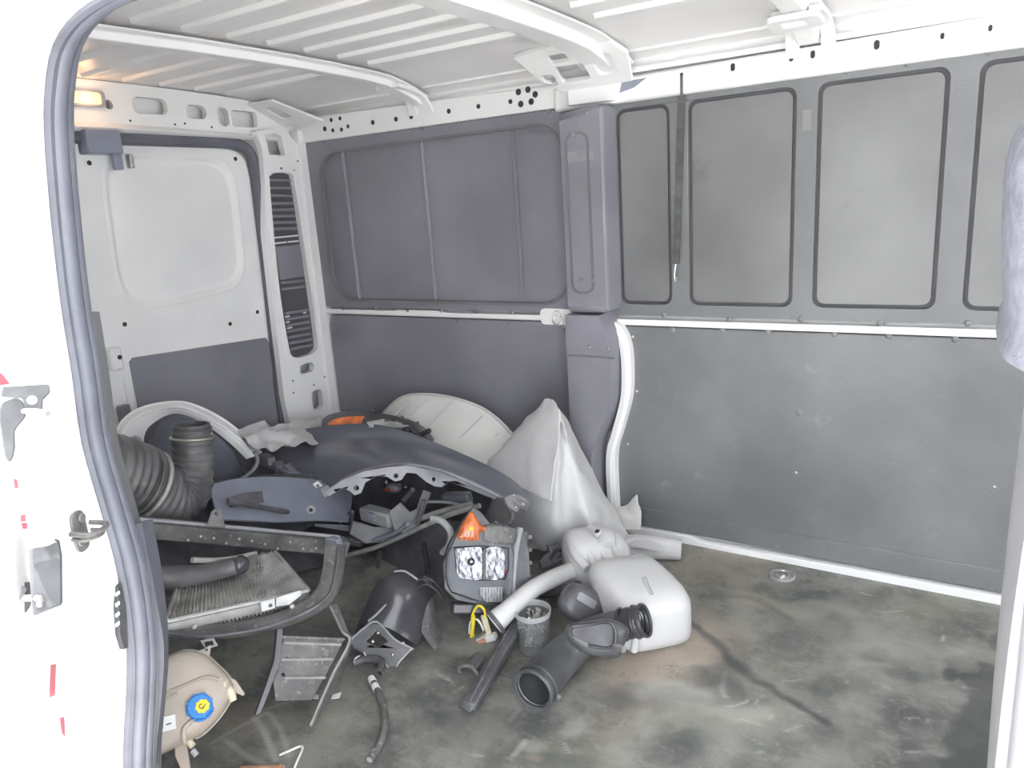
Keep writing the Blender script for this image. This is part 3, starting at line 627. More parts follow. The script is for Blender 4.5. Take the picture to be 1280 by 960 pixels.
obj('plug_disc', cyl(g(0, 0, 0), g(0, 0, 1)-g(0, 0, 0), .0115, .002, 20), 'ogrey', gm, bevel=.0006)
obj('plug_ring', torus(g(0, 0, .002), g(0, 0, 1)-g(0, 0, 0), .0065, .0012), 'white', gm)
ct = thing('contact_plate', 'dark slotted electric contact plate beside the rubber door seal', 'contact', onJ(143, 770)[0])
f_ = jf(146, 770, .0); s_ = mpp(onJ(146, 770)[0])
def po(o, pts): return [((a-o[0])*s_, -(b_-o[1])*s_) for a, b_ in pts]
obj('plate', plate(po((146, 770), [(134, 732), (142, 732), (150, 760), (156, 790), (154, 812), (146, 815), (140, 790), (134, 760)]), [], f_, 0, .006), 'ogrey', ct, bevel=.001)
for v in (742, 755, 768, 780): obj('slot', fbox(jf(140, v, .006), -.003, .003, -.0018, .0018, 0, .001), 'white', ct)
# sliding door, opened back along the body
sdoor = [pY(u, v, .27) for u, v in ((-60, 380), (0, 500), (28, 600), (50, 700), (70, 800), (88, 900), (104, 1010))]
dr = struct('door_3', sheet([[p+Vector((-.02, -.0, 0)) for p in sdoor], [p+Vector((-.022, -.04, 0)) for p in sdoor], [p+Vector((-.5, -.05, 0)) for p in sdoor]], .02, 3, 3), 'paint')
def onD(u, v, y=.262): return pY(u, v, y)
hb = thing('door_latch', 'dark curved door latch with a steel bracket on the open sliding door edge', 'latch', onD(25, 560))
prism_px(20, 530, [(2, 512), (8, 500), (20, 497), (28, 505), (30, 520), (24, 530), (19, 540), (20, 560), (16, 577), (10, 570), (5, 540)], .012, 'ogrey', 'latch_cover', hb, y=.262, bevel=.002, sm=2)
prism_px(42, 505, [(8, 484), (58, 480), (60, 490), (52, 500), (52, 512), (34, 515), (30, 498), (8, 496)], .006, 'ogrey', 'bracket', hb, y=.266, bevel=.001)
fk, s_ = facing(40, 500, y=.262); obj('bolt', cyl(fk(0, 0, 0), fk(0, 0, 1)-fk(0, 0, 0), 6*s_, .002), 'osteel', hb)
obj('hook', tube([pY(30, 514, .26), pY(45, 514, .257), pY(60, 517, .257)], .0022, 8), 'osteel', hb)
bx = thing('stop_block', 'grey foam block fixed on the edge of the open sliding door', 'block', onD(58, 720))
prism_px(58, 720, [(34, 680), (66, 674), (72, 695), (80, 755), (50, 768), (42, 730)], .014, 'ogrey', 'block', bx, y=.255, bevel=.002)
fr = facing(60, 677, y=.255)
prism_px(52, 678, [(34, 680), (40, 676), (60, 672), (68, 677), (60, 682), (40, 686)], .012, 'osteel', 'tape', bx, y=.254)
rl = thing('door_roller', 'small steel roller catch with two bolt heads below the grey block', 'catch', onD(35, 745))
prism_px(30, 747, [(24, 732), (32, 728), (38, 735), (38, 758), (32, 766), (22, 764), (19, 750)], .008, 'ogrey', 'roller_plate', rl, y=.25, bevel=.002, sm=2)
for v in (738, 757):
    fk, s_ = facing(28, v, y=.25); obj('bolt', cyl(fk(0, 0, 0), fk(0, 0, 1)-fk(0, 0, 0), 5*s_, .003), 'osteel', rl, bevel=.0006)
obj('roller_arm', tube([pY(30, 748, .247), pY(48, 748, .244), pY(50, 756, .244)], .003, 8), 'osteel', rl)
for i, pts in enumerate(([(17, 598), (21, 600), (23, 610), (19, 610)], [(26, 644), (31, 643), (32, 652), (27, 652)], [(27, 654), (33, 653), (34, 661), (29, 661)], [(60, 832), (66, 831), (72, 868), (66, 870)], [(73, 898), (78, 897), (84, 921), (79, 915)], [(0, 465), (5, 470), (11, 480), (0, 482)])):
    u = sum(p[0] for p in pts)/len(pts); v = sum(p[1] for p in pts)/len(pts)
    prism_px(u, v, pts, .003, 'redtape', 'red_reflector', dr, y=.254)

#PILE#
# =================================================================== THE LOAD
# ---- white washer fluid tank with its long filler neck
wt = thing('washer_tank', 'milky white moulded fluid tank with a long curved filler neck on the van floor', 'tank', pZ(790, 770, 0))
ta, tb = Vector((-1.0, 1.86, .0)), Vector((-.665, 1.63, .0)); td = (tb-ta).normalized(); ts = Vector((-td.y, td.x, 0))
def se(cx, z0, z1, hw, s0=0., e=4.6, n=36, tilt=0.):
    out = []; cz = (z0+z1)/2; hh = (z1-z0)/2
    for i in range(n):
        a = 2*PI*i/n; c_, s_ = math.cos(a), math.sin(a)
        x = hw*math.copysign(abs(c_)**(2/e), c_); z = hh*math.copysign(abs(s_)**(2/e), s_)
        out.append(ta+td*cx+ts*(x+s0)+Vector((0, 0, cz+z+tilt*x)))
    return out
def loft(rings):
    n = len(rings[0]); V = [p for r in rings for p in r]; Fc = []
    for i in range(len(rings)-1):
        for j in range(n): Fc.append((i*n+j, i*n+(j+1) % n, (i+1)*n+(j+1) % n, (i+1)*n+j))
    Fc += [tuple(range(n)), tuple((len(rings)-1)*n+j for j in range(n))]
    return V, Fc
R_ = [(-.03, .085, .135, .03), (-.02, .055, .175, .062), (.0, .035, .195, .082), (.04, .02, .205, .09), (.085, .012, .200, .094), (.12, .008, .187, .09), (.145, .006, .162, .072), (.165, .004, .152, .066), (.19, .003, .178, .094), (.215, .002, .192, .108), (.26, .0, .188, .112), (.31, .0, .180, .113), (.355, .0, .170, .112), (.39, .004, .158, .104), (.412, .018, .138, .088), (.422, .04, .115, .06)]
obj('tank_body', loft([se(t, z0, z1, hw, s0=-.0, tilt=-.12) for t, z0, z1, hw in R_]), 'tank', wt, smooth=60)
top = lambda t, s, z: ta+td*t+ts*s+Vector((0, 0, z))
obj('moulded_pad', tube([top(.02, .02, .198), top(.09, .02, .203), top(.13, .0, .190)], .026, 12, 4, flat=.5), 'tank', wt, smooth=60)
obj('moulded_rib', tube([top(.05, -.075, .185), top(.11, -.088, .170), (top(.16, -.08, .150))], .013, 10, 4), 'tank', wt, smooth=60)
obj('moulded_groove', tube([top(.325, .0, .179), top(.36, -.01, .170), top(.385, -.015, .160)], .007, 8, 4, flat=.4), 'greyh', wt, smooth=60)  # raised strip, its grey stands in for shade in a slot
for s_a, s_b in ((-.055, -.06), (-.015, -.02), (.025, .03)):
    obj('moulded_rib', tube([top(.10, s_a, .190), top(.15, s_a, .158), top(.185, s_b, .156), top(.215, s_b, .172)], .012, 10, 5), 'tank', wt, smooth=60)
obj('moulded_ledge', tube([top(.25, -.097, .163), top(.30, -.095, .168), top(.37, -.09, .156)], .009, 10, 4), 'tank', wt, smooth=60)
obj('moulded_rib', tube([top(.415, -.09, .04), top(.418, -.085, .09), top(.39, -.08, .15)], .010, 10, 4), 'tank', wt, smooth=60)
p = pY(784, 686, 1.83); obj('plug', cyl(top(.085, -.0, .204), (-.1, -.35, .9), .012, .012, 16), 'tank', wt, bevel=.002); obj('plug_hole', cyl(top(.085, -.0, .216)+Vector((-.001, -.0045, 0)), (-.1, -.35, .9), .0075, .001), 'hole', wt)
p = top(.055, -.102, .13); obj('boss', torus(pY(750, 718, 1.715), (-.1, -1, .4), .009, .0035), 'cream', wt)
nk = YS(1.7, (738, 700, 1.79), (716, 713, 1.74), (694, 722, 1.68), (668, 735, 1.58), (648, 751, 1.51), (634, 764, 1.465), (617, 779, 1.43))
nko = obj('filler_neck', tube(nk, [.025, .0265, .0255, .025, .025, .026, .032], 20, 6), 'tank', wt, smooth=60)
obj('neck_collar', torus(nk[1].lerp(nk[2], .1), nk[2]-nk[1], .0262, .0022), 'greyh', nko)
obj('neck_ring', torus(nk[-1].lerp(nk[-2], .15), nk[-1]-nk[-2], .033, .0055), 'black', nko)
# ---- yellow and white wiring plug next to the neck
wc = thing('wiring_connector', 'white cream and yellow wiring connector at the end of the tank neck', 'connector', pY(600, 800, 1.47))
obj('yellow_wire', tube(YS(1.47, (592, 797), (590, 775), (592, 765), (598, 757), (605, 762), (607, 772)), .0035, 8), 'yellow', wc)
obj('yellow_sleeve', tube(YS(1.465, (589, 797), (591, 783), (592, 770)), .0055, 8), 'yellow', wc)
obj('white_wire', tube(YS(1.475, (607, 796), (601, 780), (595, 774), (588, 778), (587, 795), (592, 806)), .003, 8), 'white', wc)
obj('cream_body', beam(pY(604, 768, 1.49), pY(613, 800, 1.47), .016, .012), 'cream', wc, bevel=.003)
obj('white_body', beam(pY(598, 800, 1.465), pY(620, 795, 1.475), .022, .018), 'white', wc, bevel=.003)
obj('contact', tube(YS(1.455, (592, 806), (606, 800)), .006, 10), 'copper', wc)
obj('contact', tube(YS(1.455, (597, 797), (606, 790)), .004, 10), 'steel', wc)
obj('socket', cyl(pY(594, 807, 1.452), (-.2, -1, .2), .008, .008), 'cream', wc); obj('socket_hole', cyl(pY(594, 807, 1.442), (-.2, -1, .2), .0045, .001), 'hole', wc)
# ---- clear tub of screws
tp = pZ(669, 812, 0)
tu = thing('screw_tub', 'clear plastic tub full of screws standing on the floor behind the black intake pipe', 'tub', tp)
tax = Vector((0, 0, 1))
obj('tub_wall', tube([tp+Vector((0, 0, .004)), tp+Vector((0, 0, .06)), tp+Vector((0, 0, .118))], [.040, .043, .0465], 28, 4, hollow=.0016), 'tub', tu, smooth=60)
obj('tub_bottom', cyl(tp+Vector((0, 0, .001)), tax, .040, .003, 28), 'tub', tu)
obj('tub_rim', tube([tp+Vector((0, 0, .106)), tp+Vector((0, 0, .112)), tp+Vector((0, 0, .121))], [.0475, .048, .049], 28, 2, hollow=.0025), 'greyh', tu)
def screw(p, d, L, r=.0028, label=None):
    t = thing('screw', label or 'loose steel screw heaped inside the clear plastic tub', 'screw', p, 'screws in the tub')
    d = Vector(d).normalized()
    obj('shank', cyl(p, d, r, L, 8), 'steel', t); obj('head', cyl(p+d*L, d, r*2.3, .004, 10), 'steel', t, bevel=.0008)
    return t
sc0 = screw(tp+Vector((.0, .0, .01)), (.3, .2, .4), .03)
def dup(root, loc, rot, scale=1):
    r = root.copy(); C.objects.link(r); r.location = loc; r.rotation_euler = rot; r.scale = (scale,)*3
    for ch in list(root.children):
        c = ch.copy(); C.objects.link(c); c.parent = r
    return r
for i in range(64):
    a = random.uniform(0, 2*PI); rr_ = random.uniform(0, .023); z = .012+.088*(i/64)
    dup(sc0, tp+Vector((rr_*math.cos(a), rr_*math.sin(a), z)), (random.uniform(-1, 1), random.uniform(-1.2, 1.2), random.uniform(0, 6)), random.uniform(.5, .72))
big = screw(tp+Vector((-.012, -.012, .06)), (.35, .25, .8), .065, .0035, 'longest bolt leaning out of the clear plastic tub of screws')
del big['group']
# ---- black air intake pipe
ip = thing('intake_pipe', 'wide open black rubber intake pipe with a ridged collar lying in front of the tank', 'pipe', pZ(668, 885, 0))
ipp = [pZ(666, 863, .052), pZ(684, 842, .052), pZ(706, 818, .055), pZ(735, 794, .085), pZ(765, 783, .11), pZ(797, 777, .135)]
b_ = obj('pipe_body', tube(ipp, [.048, .050, .047, .040, .036, .036], 28, 7, hollow=.004), 'tube', ip, smooth=60)
dm = (ipp[1]-ipp[0]).normalized()
obj('mouth_ring', torus(ipp[0]+dm*.002, dm, .049, .0045, 36), 'tube', ip); obj('mouth_ring', torus(ipp[0]+dm*.022, dm, .051, .003, 36), 'tube', ip)
obj('mouth_lining', torus(ipp[0]+dm*.008, dm, .0435, .0012, 36), 'steel', ip)
de = (ipp[-1]-ipp[-2]).normalized()
cl = obj('end_collar', tube([ipp[-1]-de*.045, ipp[-1], ipp[-1]+de*.022], [.037, .040, .040], 28, 10, corr=.03, corrn=4, hollow=.004), 'black_gloss', ip, smooth=50)
for k in (-.040, -.004, .018): obj('collar_ring', torus(ipp[-1]+de*k, de, .0395, .003, 30), 'black_gloss', cl)
fr_, s_ = facing(746, 797, y=1.39, yaw=.25)
ro = [tuple(p) for p in smooth2([(-.068, .030), (-.03, .035), (.035, .042), (.075, .02), (.062, -.02), (.045, -.045), (.005, -.042), (-.04, -.03), (-.072, .0)], 4)]
rb = obj('resonator_box', pillow(ro, fr_, .032, .03, e=3), 'tube', ip, smooth=50)
obj('box_recess', plate([tuple(p) for p in smooth2([(-.062, .02), (-.03, .025), (.02, .03), (.03, .01), (.022, -.018), (-.02, -.014), (-.062, .004)], 4)], [], fr_, .026, .036), 'black', rb, bevel=.004)
obj('box_rib', tube([fr_(-.066, .024, .034), fr_(-.02, .029, .038), fr_(.022, .034, .037), fr_(.036, .008, .037), fr_(.024, -.022, .036), fr_(-.03, -.018, .037)], .003, 8), 'black_gloss', rb)
obj('nipple', tube([pY(768, 808, 1.36), pY(780, 812, 1.35)], .008, 12), 'steel', ip)
obj('nipple', tube([pZ(688, 863, .02), pZ(700, 872, .012)], .0055, 10), 'strip', ip)
obj('seam', tube([pY(694, 868, 1.38), pY(712, 838, 1.43), pY(728, 820, 1.46)], .002, 6), 'greyh', ip)
# ---- dark box part and small pipe behind the intake pipe
bp_ = thing('air_box', 'small black plastic air box behind the intake pipe beside the white tank', 'box', pZ(728, 790, 0))
fr_, s_ = facing(728, 757, y=1.60, yaw=.3, roll=-.5)
obj('box_shell', pillow([tuple(p) for p in smooth2([(-.055, .035), (.0, .05), (.055, .035), (.065, -.03), (.0, -.05), (-.06, -.03)], 4)], fr_, .045, .04, e=4), 'black', bp_, smooth=50)
obj('worn_patch', plate(rr(-.035, .0, .02, .022, .005), [], fr_, .040, .046), 'flange', bp_)
ph = thing('short_pipe', 'short dark pipe stub with an open end under the white filler neck', 'pipe', pY(700, 735, 1.72))
pp = [pY(676, 742, 1.74), pY(700, 738, 1.70), pY(722, 733, 1.66)]
obj('pipe_tube', tube(pp, [.012, .018, .017], 18, 5, hollow=.004), 'black', ph, smooth=60)
obj('pipe_wedge', tube([pY(688, 752, 1.72), pY(712, 748, 1.68)], [.006, .012], 10), 'dusty', ph)
# ---- black clip bracket between headlight and tank
cb = thing('clip_bracket', 'small black branching clip bracket between the headlight and the white tank', 'bracket', pY(695, 700, 1.80))
prism_px(695, 692, [(673, 702), (682, 693), (688, 690), (684, 681), (694, 683), (698, 677), (699, 688), (706, 692), (716, 693), (708, 700), (692, 706), (676, 710)], .02, 'black', 'clip_body', cb, y=1.80, bevel=.003, yaw=.4)
obj('clip_arm', tube(YS(1.78, (676, 706), (688, 698), (696, 686)), .005, 8), 'black_gloss', cb); obj('clip_arm', tube(YS(1.78, (684, 708), (700, 699), (715, 696)), .004, 8), 'black', cb)
# ---- near headlight
hl = thing('headlight', 'upright car headlight with amber indicator at the top leaning against the parts pile', 'headlight', pZ(615, 800, 0))
fh, hs = facing(607, 700, y=1.55, yaw=.12)
def H(pts): return [((a-607)*hs, -(b2_-700)*hs) for a, b2_ in pts]
body = H([(590, 634), (600, 640), (612, 655), (632, 657), (655, 662), (662, 690), (664, 720), (652, 748), (635, 757), (600, 754), (570, 748), (556, 735), (553, 705), (560, 682), (572, 660)])
obj('housing', pillow(body, fh, .012, .13, e=5, rings=5), 'black', hl, smooth=45)
obj('bezel', plate(H([(572, 664), (590, 660), (636, 662), (642, 700), (640, 745), (620, 752), (590, 747), (564, 738), (556, 722), (557, 695)]), [H([(568, 686), (600, 684), (634, 686), (634, 712), (630, 722), (600, 724), (580, 722), (570, 710)])], fh, .010, .018), 'black_gloss', hl, bevel=.003)
il = obj('indicator_lens', pillow([tuple(p) for p in smooth2(H([(588, 640), (596, 650), (602, 657), (614, 662), (600, 668), (597, 678), (578, 678), (567, 675), (574, 660), (581, 648)]), 3)], fh, .026, .0, e=3), 'orange', hl, smooth=50)
for k in range(5): obj('lens_rib', tube([fh((-31+k*5)*hs, 24*hs, .025), fh((-26+k*3.5)*hs, 44*hs, .026)], .0014, 6), 'orange', il)
obj('indicator_bulb', dome(fh(-20*hs, 38*hs, .026), fh(0, 0, 1)-fh(0, 0, 0), .006, .006), 'yellow', il)
obj('side_cover', pillow([tuple(p) for p in smooth2(H([(604, 657), (634, 658), (646, 664), (642, 682), (604, 679), (600, 670)]), 3)], fh, .024, 0, e=4), 'dusty', hl, smooth=50)
obj('hub_arch', torus(fh(22*hs, 56*hs, -.02), fh(0, 0, 1)-fh(0, 0, 0), .030, .007, 26, arc=.55), 'black', hl)
rf = obj('main_reflector', loft([[fh(x*k, y*k-0.0, z) for x, y in H([(570, 687), (596, 684), (602, 686), (600, 722), (585, 722), (574, 712)])] for k, z in ((1., .014), (1.0, .008))]), 'chrome', hl)
def dish(u, v, ru, rv, z0, z1, name, m):
    c = H([(u, v)])[0]; rings = []
    for k in range(5):
        t = k/4; rings.append([fh(c[0]+ru*hs*(1-t*.75)*math.copysign(abs(math.cos(a))**.6, math.cos(a)), c[1]+rv*hs*(1-t*.75)*math.copysign(abs(math.sin(a))**.6, math.sin(a)), z0+(z1-z0)*math.sin(t*PI/2)) for a in [2*PI*i/24 for i in range(24)]])
    return obj(name, loft(rings), m, hl, smooth=50)
dsh = dish(587, 704, 17, 19, .020, .006, 'lamp_dish', 'chrome'); dish(617, 704, 13, 20, .020, .006, 'lamp_dish', 'chrome')
for k in range(7): obj('reflector_rib', tube([fh((-33+k*4.6)*hs, 14*hs, .019), fh((-33+k*4.6)*hs, -22*hs, .019)], .0011, 6), 'chrome' if k % 2 else 'print', dsh)  # alternating dark and bright ribs imitate reflected stripes
obj('lamp_rim', tube([fh(a, b2_, .021) for a, b2_ in H([(604, 688), (603, 714), (600, 722), (586, 722), (574, 712), (570, 700), (569, 687)])], .0028, 8, 4), 'chrome', hl)
obj('bulb_cap', torus(fh(-19*hs, -2*hs, .021), fh(0, 0, 1)-fh(0, 0, 0), .009, .002), 'print', dsh); obj('bulb', dome(fh(-19*hs, -2*hs, .018), fh(0, 0, 1)-fh(0, 0, 0), .008, .006), 'steel', dsh)
obj('lamp_divider', fbox(fh, -5*hs, -1*hs, -24*hs, 14*hs, .012, .026), 'black_gloss', hl, bevel=.002)
obj('red_spot', dome(fh(23*hs, -14*hs, .018), fh(0, 0, 1)-fh(0, 0, 0), .005, .004), 'red', hl)
fl = obj('lower_lens', plate(H([(598, 732), (628, 732), (628, 750), (606, 750), (600, 742)]), [], fh, .016, .022), 'alu', hl, bevel=.002)
for k in range(9): obj('lens_rib', tube([fh((-8+k*3.6)*hs, -33*hs, .023), fh((-8+k*3.6)*hs, -49*hs, .023)], .0013, 6), 'chrome', fl)
obj('clear_cover', pillow([tuple(p) for p in smooth2(H([(560, 690), (575, 682), (636, 682), (640, 712), (636, 745), (615, 752), (585, 748), (563, 738), (556, 715)]), 3)], fh, .034, -.02, e=6), 'lensc', hl, smooth=60)
obj('side_edge', tube([fh(a, b2_, .012) for a, b2_ in H([(650, 660), (644, 690), (641, 720), (640, 750)])], .010, 10, 4, flat=.6), 'flange', hl)
sideb = obj('side_body', fbox(fh, 38*hs, 56*hs, -44*hs, 38*hs, -.12, -.006), 'black', hl, bevel=.008)
for k in range(5): obj('side_rib', fbox(fh, 54*hs, 60*hs, (-38+k*16)*hs, (-33+k*16)*hs, -.10, -.01), 'dusty', sideb, bevel=.001)
obj('mounting_lug', prism_px.__globals__['cyl'](fh(44*hs, 16*hs, -.004), fh(0, 0, 1)-fh(0, 0, 0), .010, .008), 'flange', hl, bevel=.001)
obj('base_foot', fbox(fh, -40*hs, 20*hs, -66*hs, -52*hs, -.09, -.02), 'black_gloss', hl, bevel=.006)
# ---- grey hose piece by the headlight
gh = thing('grey_hose', 'short pale grey curved hose with an open end left of the upright headlight', 'hose', pY(553, 692, 1.62))
obj('hose_tube', tube(YS(1.62, (540, 648), (553, 652), (563, 665), (562, 680), (553, 691)), .0105, 14, 6, hollow=.003), 'greyh', gh, smooth=60)
# ---- pale trim strips running to the headlight
ts_ = thing('trim_strip', 'long pale grey trim strip crossing the pile toward the upright headlight', 'strip', pY(500, 670, 1.70))
obj('strip_rail', tube(YS(1.7, (425, 696, 1.66), (470, 684, 1.68), (520, 662, 1.70), (560, 644, 1.72), (600, 632, 1.74)), .0065, 8, 6, flat=1.3), 'strip', ts_)
obj('strip_rail', tube(YS(1.7, (500, 660, 1.72), (540, 643, 1.74), (590, 630, 1.76)), .0075, 8, 6, flat=1.3), 'strip', ts_)
obj('strip_rail', tube(YS(1.7, (530, 627, 1.78), (560, 628, 1.78), (585, 634, 1.77)), .005, 8, 6), 'greyh', ts_)
# ---- dark fender
fd = thing('front_fender', 'large dark blue-black car fender arching over the top of the pile', 'fender', pY(500, 600, 1.75))
r1 = YS(1.9, (318, 566, 1.84), (365, 541, 1.88), (420, 531, 1.91), (475, 531, 1.91), (528, 547, 1.89), (580, 568, 1.86), (622, 588, 1.84), (648, 606, 1.79), (661, 624, 1.74))
r2 = YS(1.8, (330, 572, 1.80), (375, 558, 1.85), (425, 548, 1.88), (478, 547, 1.88), (528, 558, 1.86), (580, 578, 1.82), (617, 596, 1.78), (643, 612, 1.74), (660, 629, 1.71))
r3 = YS(1.7, (352, 583, 1.73), (390, 577, 1.75), (430, 571, 1.77), (480, 565, 1.77), (526, 570, 1.76), (576, 588, 1.74), (611, 604, 1.72), (638, 619, 1.70), (659, 634, 1.68))
r4 = YS(1.7, (393, 612, 1.68), (414, 610, 1.68), (444, 592, 1.69), (480, 582, 1.69), (524, 581, 1.69), (570, 595, 1.68), (605, 611, 1.68), (633, 626, 1.67), (657, 640, 1.66))
fb_ = obj('fender_skin', sheet([r1, r2, r3, r4], .004, 5, 5), 'fender', fd, smooth=60)
lip = YS(1.68, (412, 612), (430, 599), (455, 588), (480, 582.5), (510, 580.5), (545, 586), (580, 599), (610, 613), (640, 629))
obj('arch_lip', tube(lip, .0065, 8, 5, flat=.7), 'flange', fb_)
fo = [(408, 614), (430, 600), (456, 589), (484, 584), (512, 582), (545, 588), (580, 601), (610, 615), (622, 622), (618, 624), (600, 617), (576, 607), (562, 602), (552, 609), (543, 608), (532, 602), (520, 592), (508, 591), (502, 600), (494, 602), (484, 596), (472, 595), (458, 603), (453, 616), (445, 619), (438, 613), (430, 610), (414, 620)]
prism_px(520, 600, fo, .004, 'flange', 'arch_flange', fb_, holes=[circ(447, 610, 3.2, 12), circ(495, 595, 3.2, 12), circ(542, 599, 3.2, 12)], y=1.675, bevel=.001)
for u, v in ((447, 610), (495, 595), (542, 599)):
    p = pY(u, v, 1.665); obj('flange_eye', torus(p, (0.3, -1, .3), .0085, .0025), 'flange', fb_)
br = obj('end_bracket', beam(pY(322, 572, 1.76), pY(405, 612, 1.66), .035, .022), 'bluegrey', fd, bevel=.004)
for (a, b2_, w_) in (((330, 571), (340, 577), .03), ((346, 580), (352, 588), .036), ((358, 584), (368, 592), .030), ((374, 594), (390, 604), .034)):
    obj('bracket_block', beam(pY(*a, 1.735), pY(*b2_, 1.715), w_, .03), 'flange', br, bevel=.003)
prism_px(397, 607, [(391, 605), (397, 601), (403, 607), (397, 613)], .01, 'white', 'white_clip', fd, holes=[circ(397, 607, 2, 10)], y=1.65)
prism_px(405, 615, [(400, 612), (408, 606), (417, 614), (406, 623)], .015, 'grey', 'end_tab', fd, y=1.65, bevel=.002)
rt = obj('corner_mount', tube(YS(1.66, (632, 628), (646, 628), (658, 634)), [.010, .014, .010], 10, 4), 'dusty', fd)
prism_px(650, 632, [(628, 622), (640, 616), (656, 620), (663, 628), (659, 640), (650, 636), (646, 642), (634, 634)], .02, 'black', 'corner_plate', fd, y=1.655, bevel=.004)
for u, v in ((642, 619), (645, 634), (654, 630)): obj('mount_bolt', dome(pY(u, v, 1.63), (0, -1, .3), .004, .004), 'steel', rt)
wl_ = thing('arch_shade', 'black liner added as shade seen through the arch of the dark fender', 'backdrop', pY(520, 620, 1.95))  # black sheet added to make the gap under the arch dark
obj('arch_shade_sheet', sheet([YS(1.93, (400, 585), (460, 575), (520, 575), (580, 592), (620, 612)), YS(1.93, (405, 615), (460, 612), (520, 612), (575, 620), (612, 630)), YS(1.88, (410, 650), (460, 650), (520, 650), (570, 650), (600, 655))], .005, 4, 4), 'black', wl_, smooth=60)
# ---- rear headlight lying behind the fender
h2 = thing('headlight', 'second headlight with wide amber lens lying behind the dark fender atop the pile', 'headlight', pY(470, 550, 2.02))
q1 = YS(2.05, (398, 532), (408, 520), (425, 515), (450, 512), (480, 517), (510, 524), (530, 534), (543, 548))
q2 = YS(2.0, (395, 538), (408, 530), (428, 524), (452, 521), (480, 525), (508, 532), (527, 541), (541, 552))
q3 = YS(1.97, (392, 545), (410, 541), (430, 538), (455, 536), (480, 538), (505, 544), (522, 549), (538, 556))
obj('housing', sheet([q1, q2, q3], .03, 4, 4), 'black', h2, smooth=50)
prism_px(440, 527, [(409, 531), (416, 524), (432, 520), (455, 519), (478, 521), (468, 524), (456, 531), (430, 532)], .012, 'orange', 'indicator_lens', h2, y=1.96, bevel=.003, pitch=-.3)
prism_px(490, 530, [(458, 527), (478, 523), (498, 526), (512, 532), (500, 535), (478, 534), (462, 534)], .012, 'strip', 'side_lens', h2, y=1.955, bevel=.003, pitch=-.3)
obj('lamp_rim', tube(YS(1.945, (478, 526), (495, 526), (507, 531)), .003, 8), 'chrome', h2)
obj('lamp_rim', tube(YS(1.94, (500, 537), (512, 538), (524, 545), (534, 553)), .0038, 8), 'chrome', h2)
obj('lens_band', tube(YS(1.94, (504, 542), (514, 544), (524, 552)), .006, 8), 'lensc', h2)
obj('vent_stub', tube(YS(1.95, (524, 544), (537, 538)), .009, 12), 'black_gloss', h2)
for k, (u, v) in enumerate(((436, 513), (466, 514), (503, 522), (522, 529))): obj('housing_clip', dome(pY(u, v, 2.04), (0, -.5, 1), .007, .008), 'black', h2)
# ---- foam sheets
fA = thing('foam_board', 'pale ribbed foam panel with rounded top edge leaning on the wall behind the fender', 'panel', pY(560, 600, 2.1))
a1 = YS(2.14, (476, 520), (498, 499), (522, 493), (560, 496), (598, 508), (622, 524), (642, 545))
a2 = YS(2.09, (474, 532), (498, 518), (522, 512), (560, 520), (592, 533), (612, 546), (632, 562))
a3 = YS(2.05, (478, 546), (502, 540), (526, 538), (560, 548), (586, 560), (604, 572), (622, 582))
a4 = YS(2.03, (486, 554), (506, 550), (528, 550), (560, 562), (584, 572), (604, 582), (622, 594))
obj('panel_sheet', sheet([a1, a2, a3, a4], .008, 5, 5, rough=.006, rs=9), 'foam2', fA, smooth=60)
obj('rolled_edge', tube(a1, .006, 8, 6), 'foam', fA, smooth=60)
for (p, q) in (((536, 500), (492, 536)), ((566, 502), (518, 552)), ((603, 520), (556, 566)), ((624, 540), (590, 582)), ((510, 503), (486, 526))):
    obj('fold_line', tube([pY(*p, 2.115), pY((p[0]+q[0])/2, (p[1]+q[1])/2, 2.07), pY(*q, 2.04)], .003, 6, 3), 'foam', fA)
fB = thing('foam_sheet', 'tall peaked white foam sheet folded like a tent against the dark wall', 'sheet', pY(700, 690, 1.9))
b1_ = YS(1.98, (676, 505, 2.04), (681, 500, 2.02), (686, 498, 2.0), (689, 499, 2.01), (692, 501, 2.01), (695, 504, 2.03), (698, 508, 2.05))
b2_ = YS(1.98, (652, 530, 2.06), (668, 528, 2.0), (688, 526, 1.95), (697, 528, 1.985), (704, 530, 1.97), (711, 534, 2.03), (716, 540, 2.10))
b3_ = YS(1.98, (625, 560, 2.07), (655, 562, 1.98), (692, 560, 1.90), (704, 562, 1.935), (715, 566, 1.955), (726, 572, 2.04), (738, 580, 2.12))
b4_ = YS(1.98, (600, 590, 2.04), (642, 600, 1.93), (690, 605, 1.86), (707, 606, 1.91), (728, 608, 1.935), (745, 616, 2.03), (762, 628, 2.14))
b5_ = YS(1.98, (606, 640, 1.98), (645, 648, 1.92), (688, 655, 1.87), (712, 655, 1.915), (738, 655, 1.92), (762, 661, 2.02), (785, 668, 2.12))
b6_ = YS(1.98, (622, 680, 1.98), (655, 686, 1.94), (692, 688, 1.92), (720, 688, 1.94), (748, 688, 1.94), (780, 691, 2.01), (812, 693, 2.08))
b7_ = YS(1.98, (640, 716, 1.86), (668, 722, 1.80), (698, 722, 1.76), (724, 719, 1.81), (752, 716, 1.85), (788, 707, 1.96), (822, 700, 2.06))
obj('sheet_body', sheet([b1_, b2_, b3_, b4_, b5_, b6_], .006, 6, 6, rough=.009, rs=19, seedv=3), 'foam', fB, smooth=60)
c1_ = YS(1.9, (674, 507, 2.0), (685, 498, 1.98), (698, 512, 1.93))
c2_ = YS(1.9, (642, 545, 1.97), (672, 540, 1.92), (698, 545, 1.885))
c3_ = YS(1.9, (612, 578, 1.95), (655, 585, 1.88), (692, 590, 1.83))
c4_ = YS(1.9, (606, 590, 1.93), (648, 608, 1.86), (687, 626, 1.81))
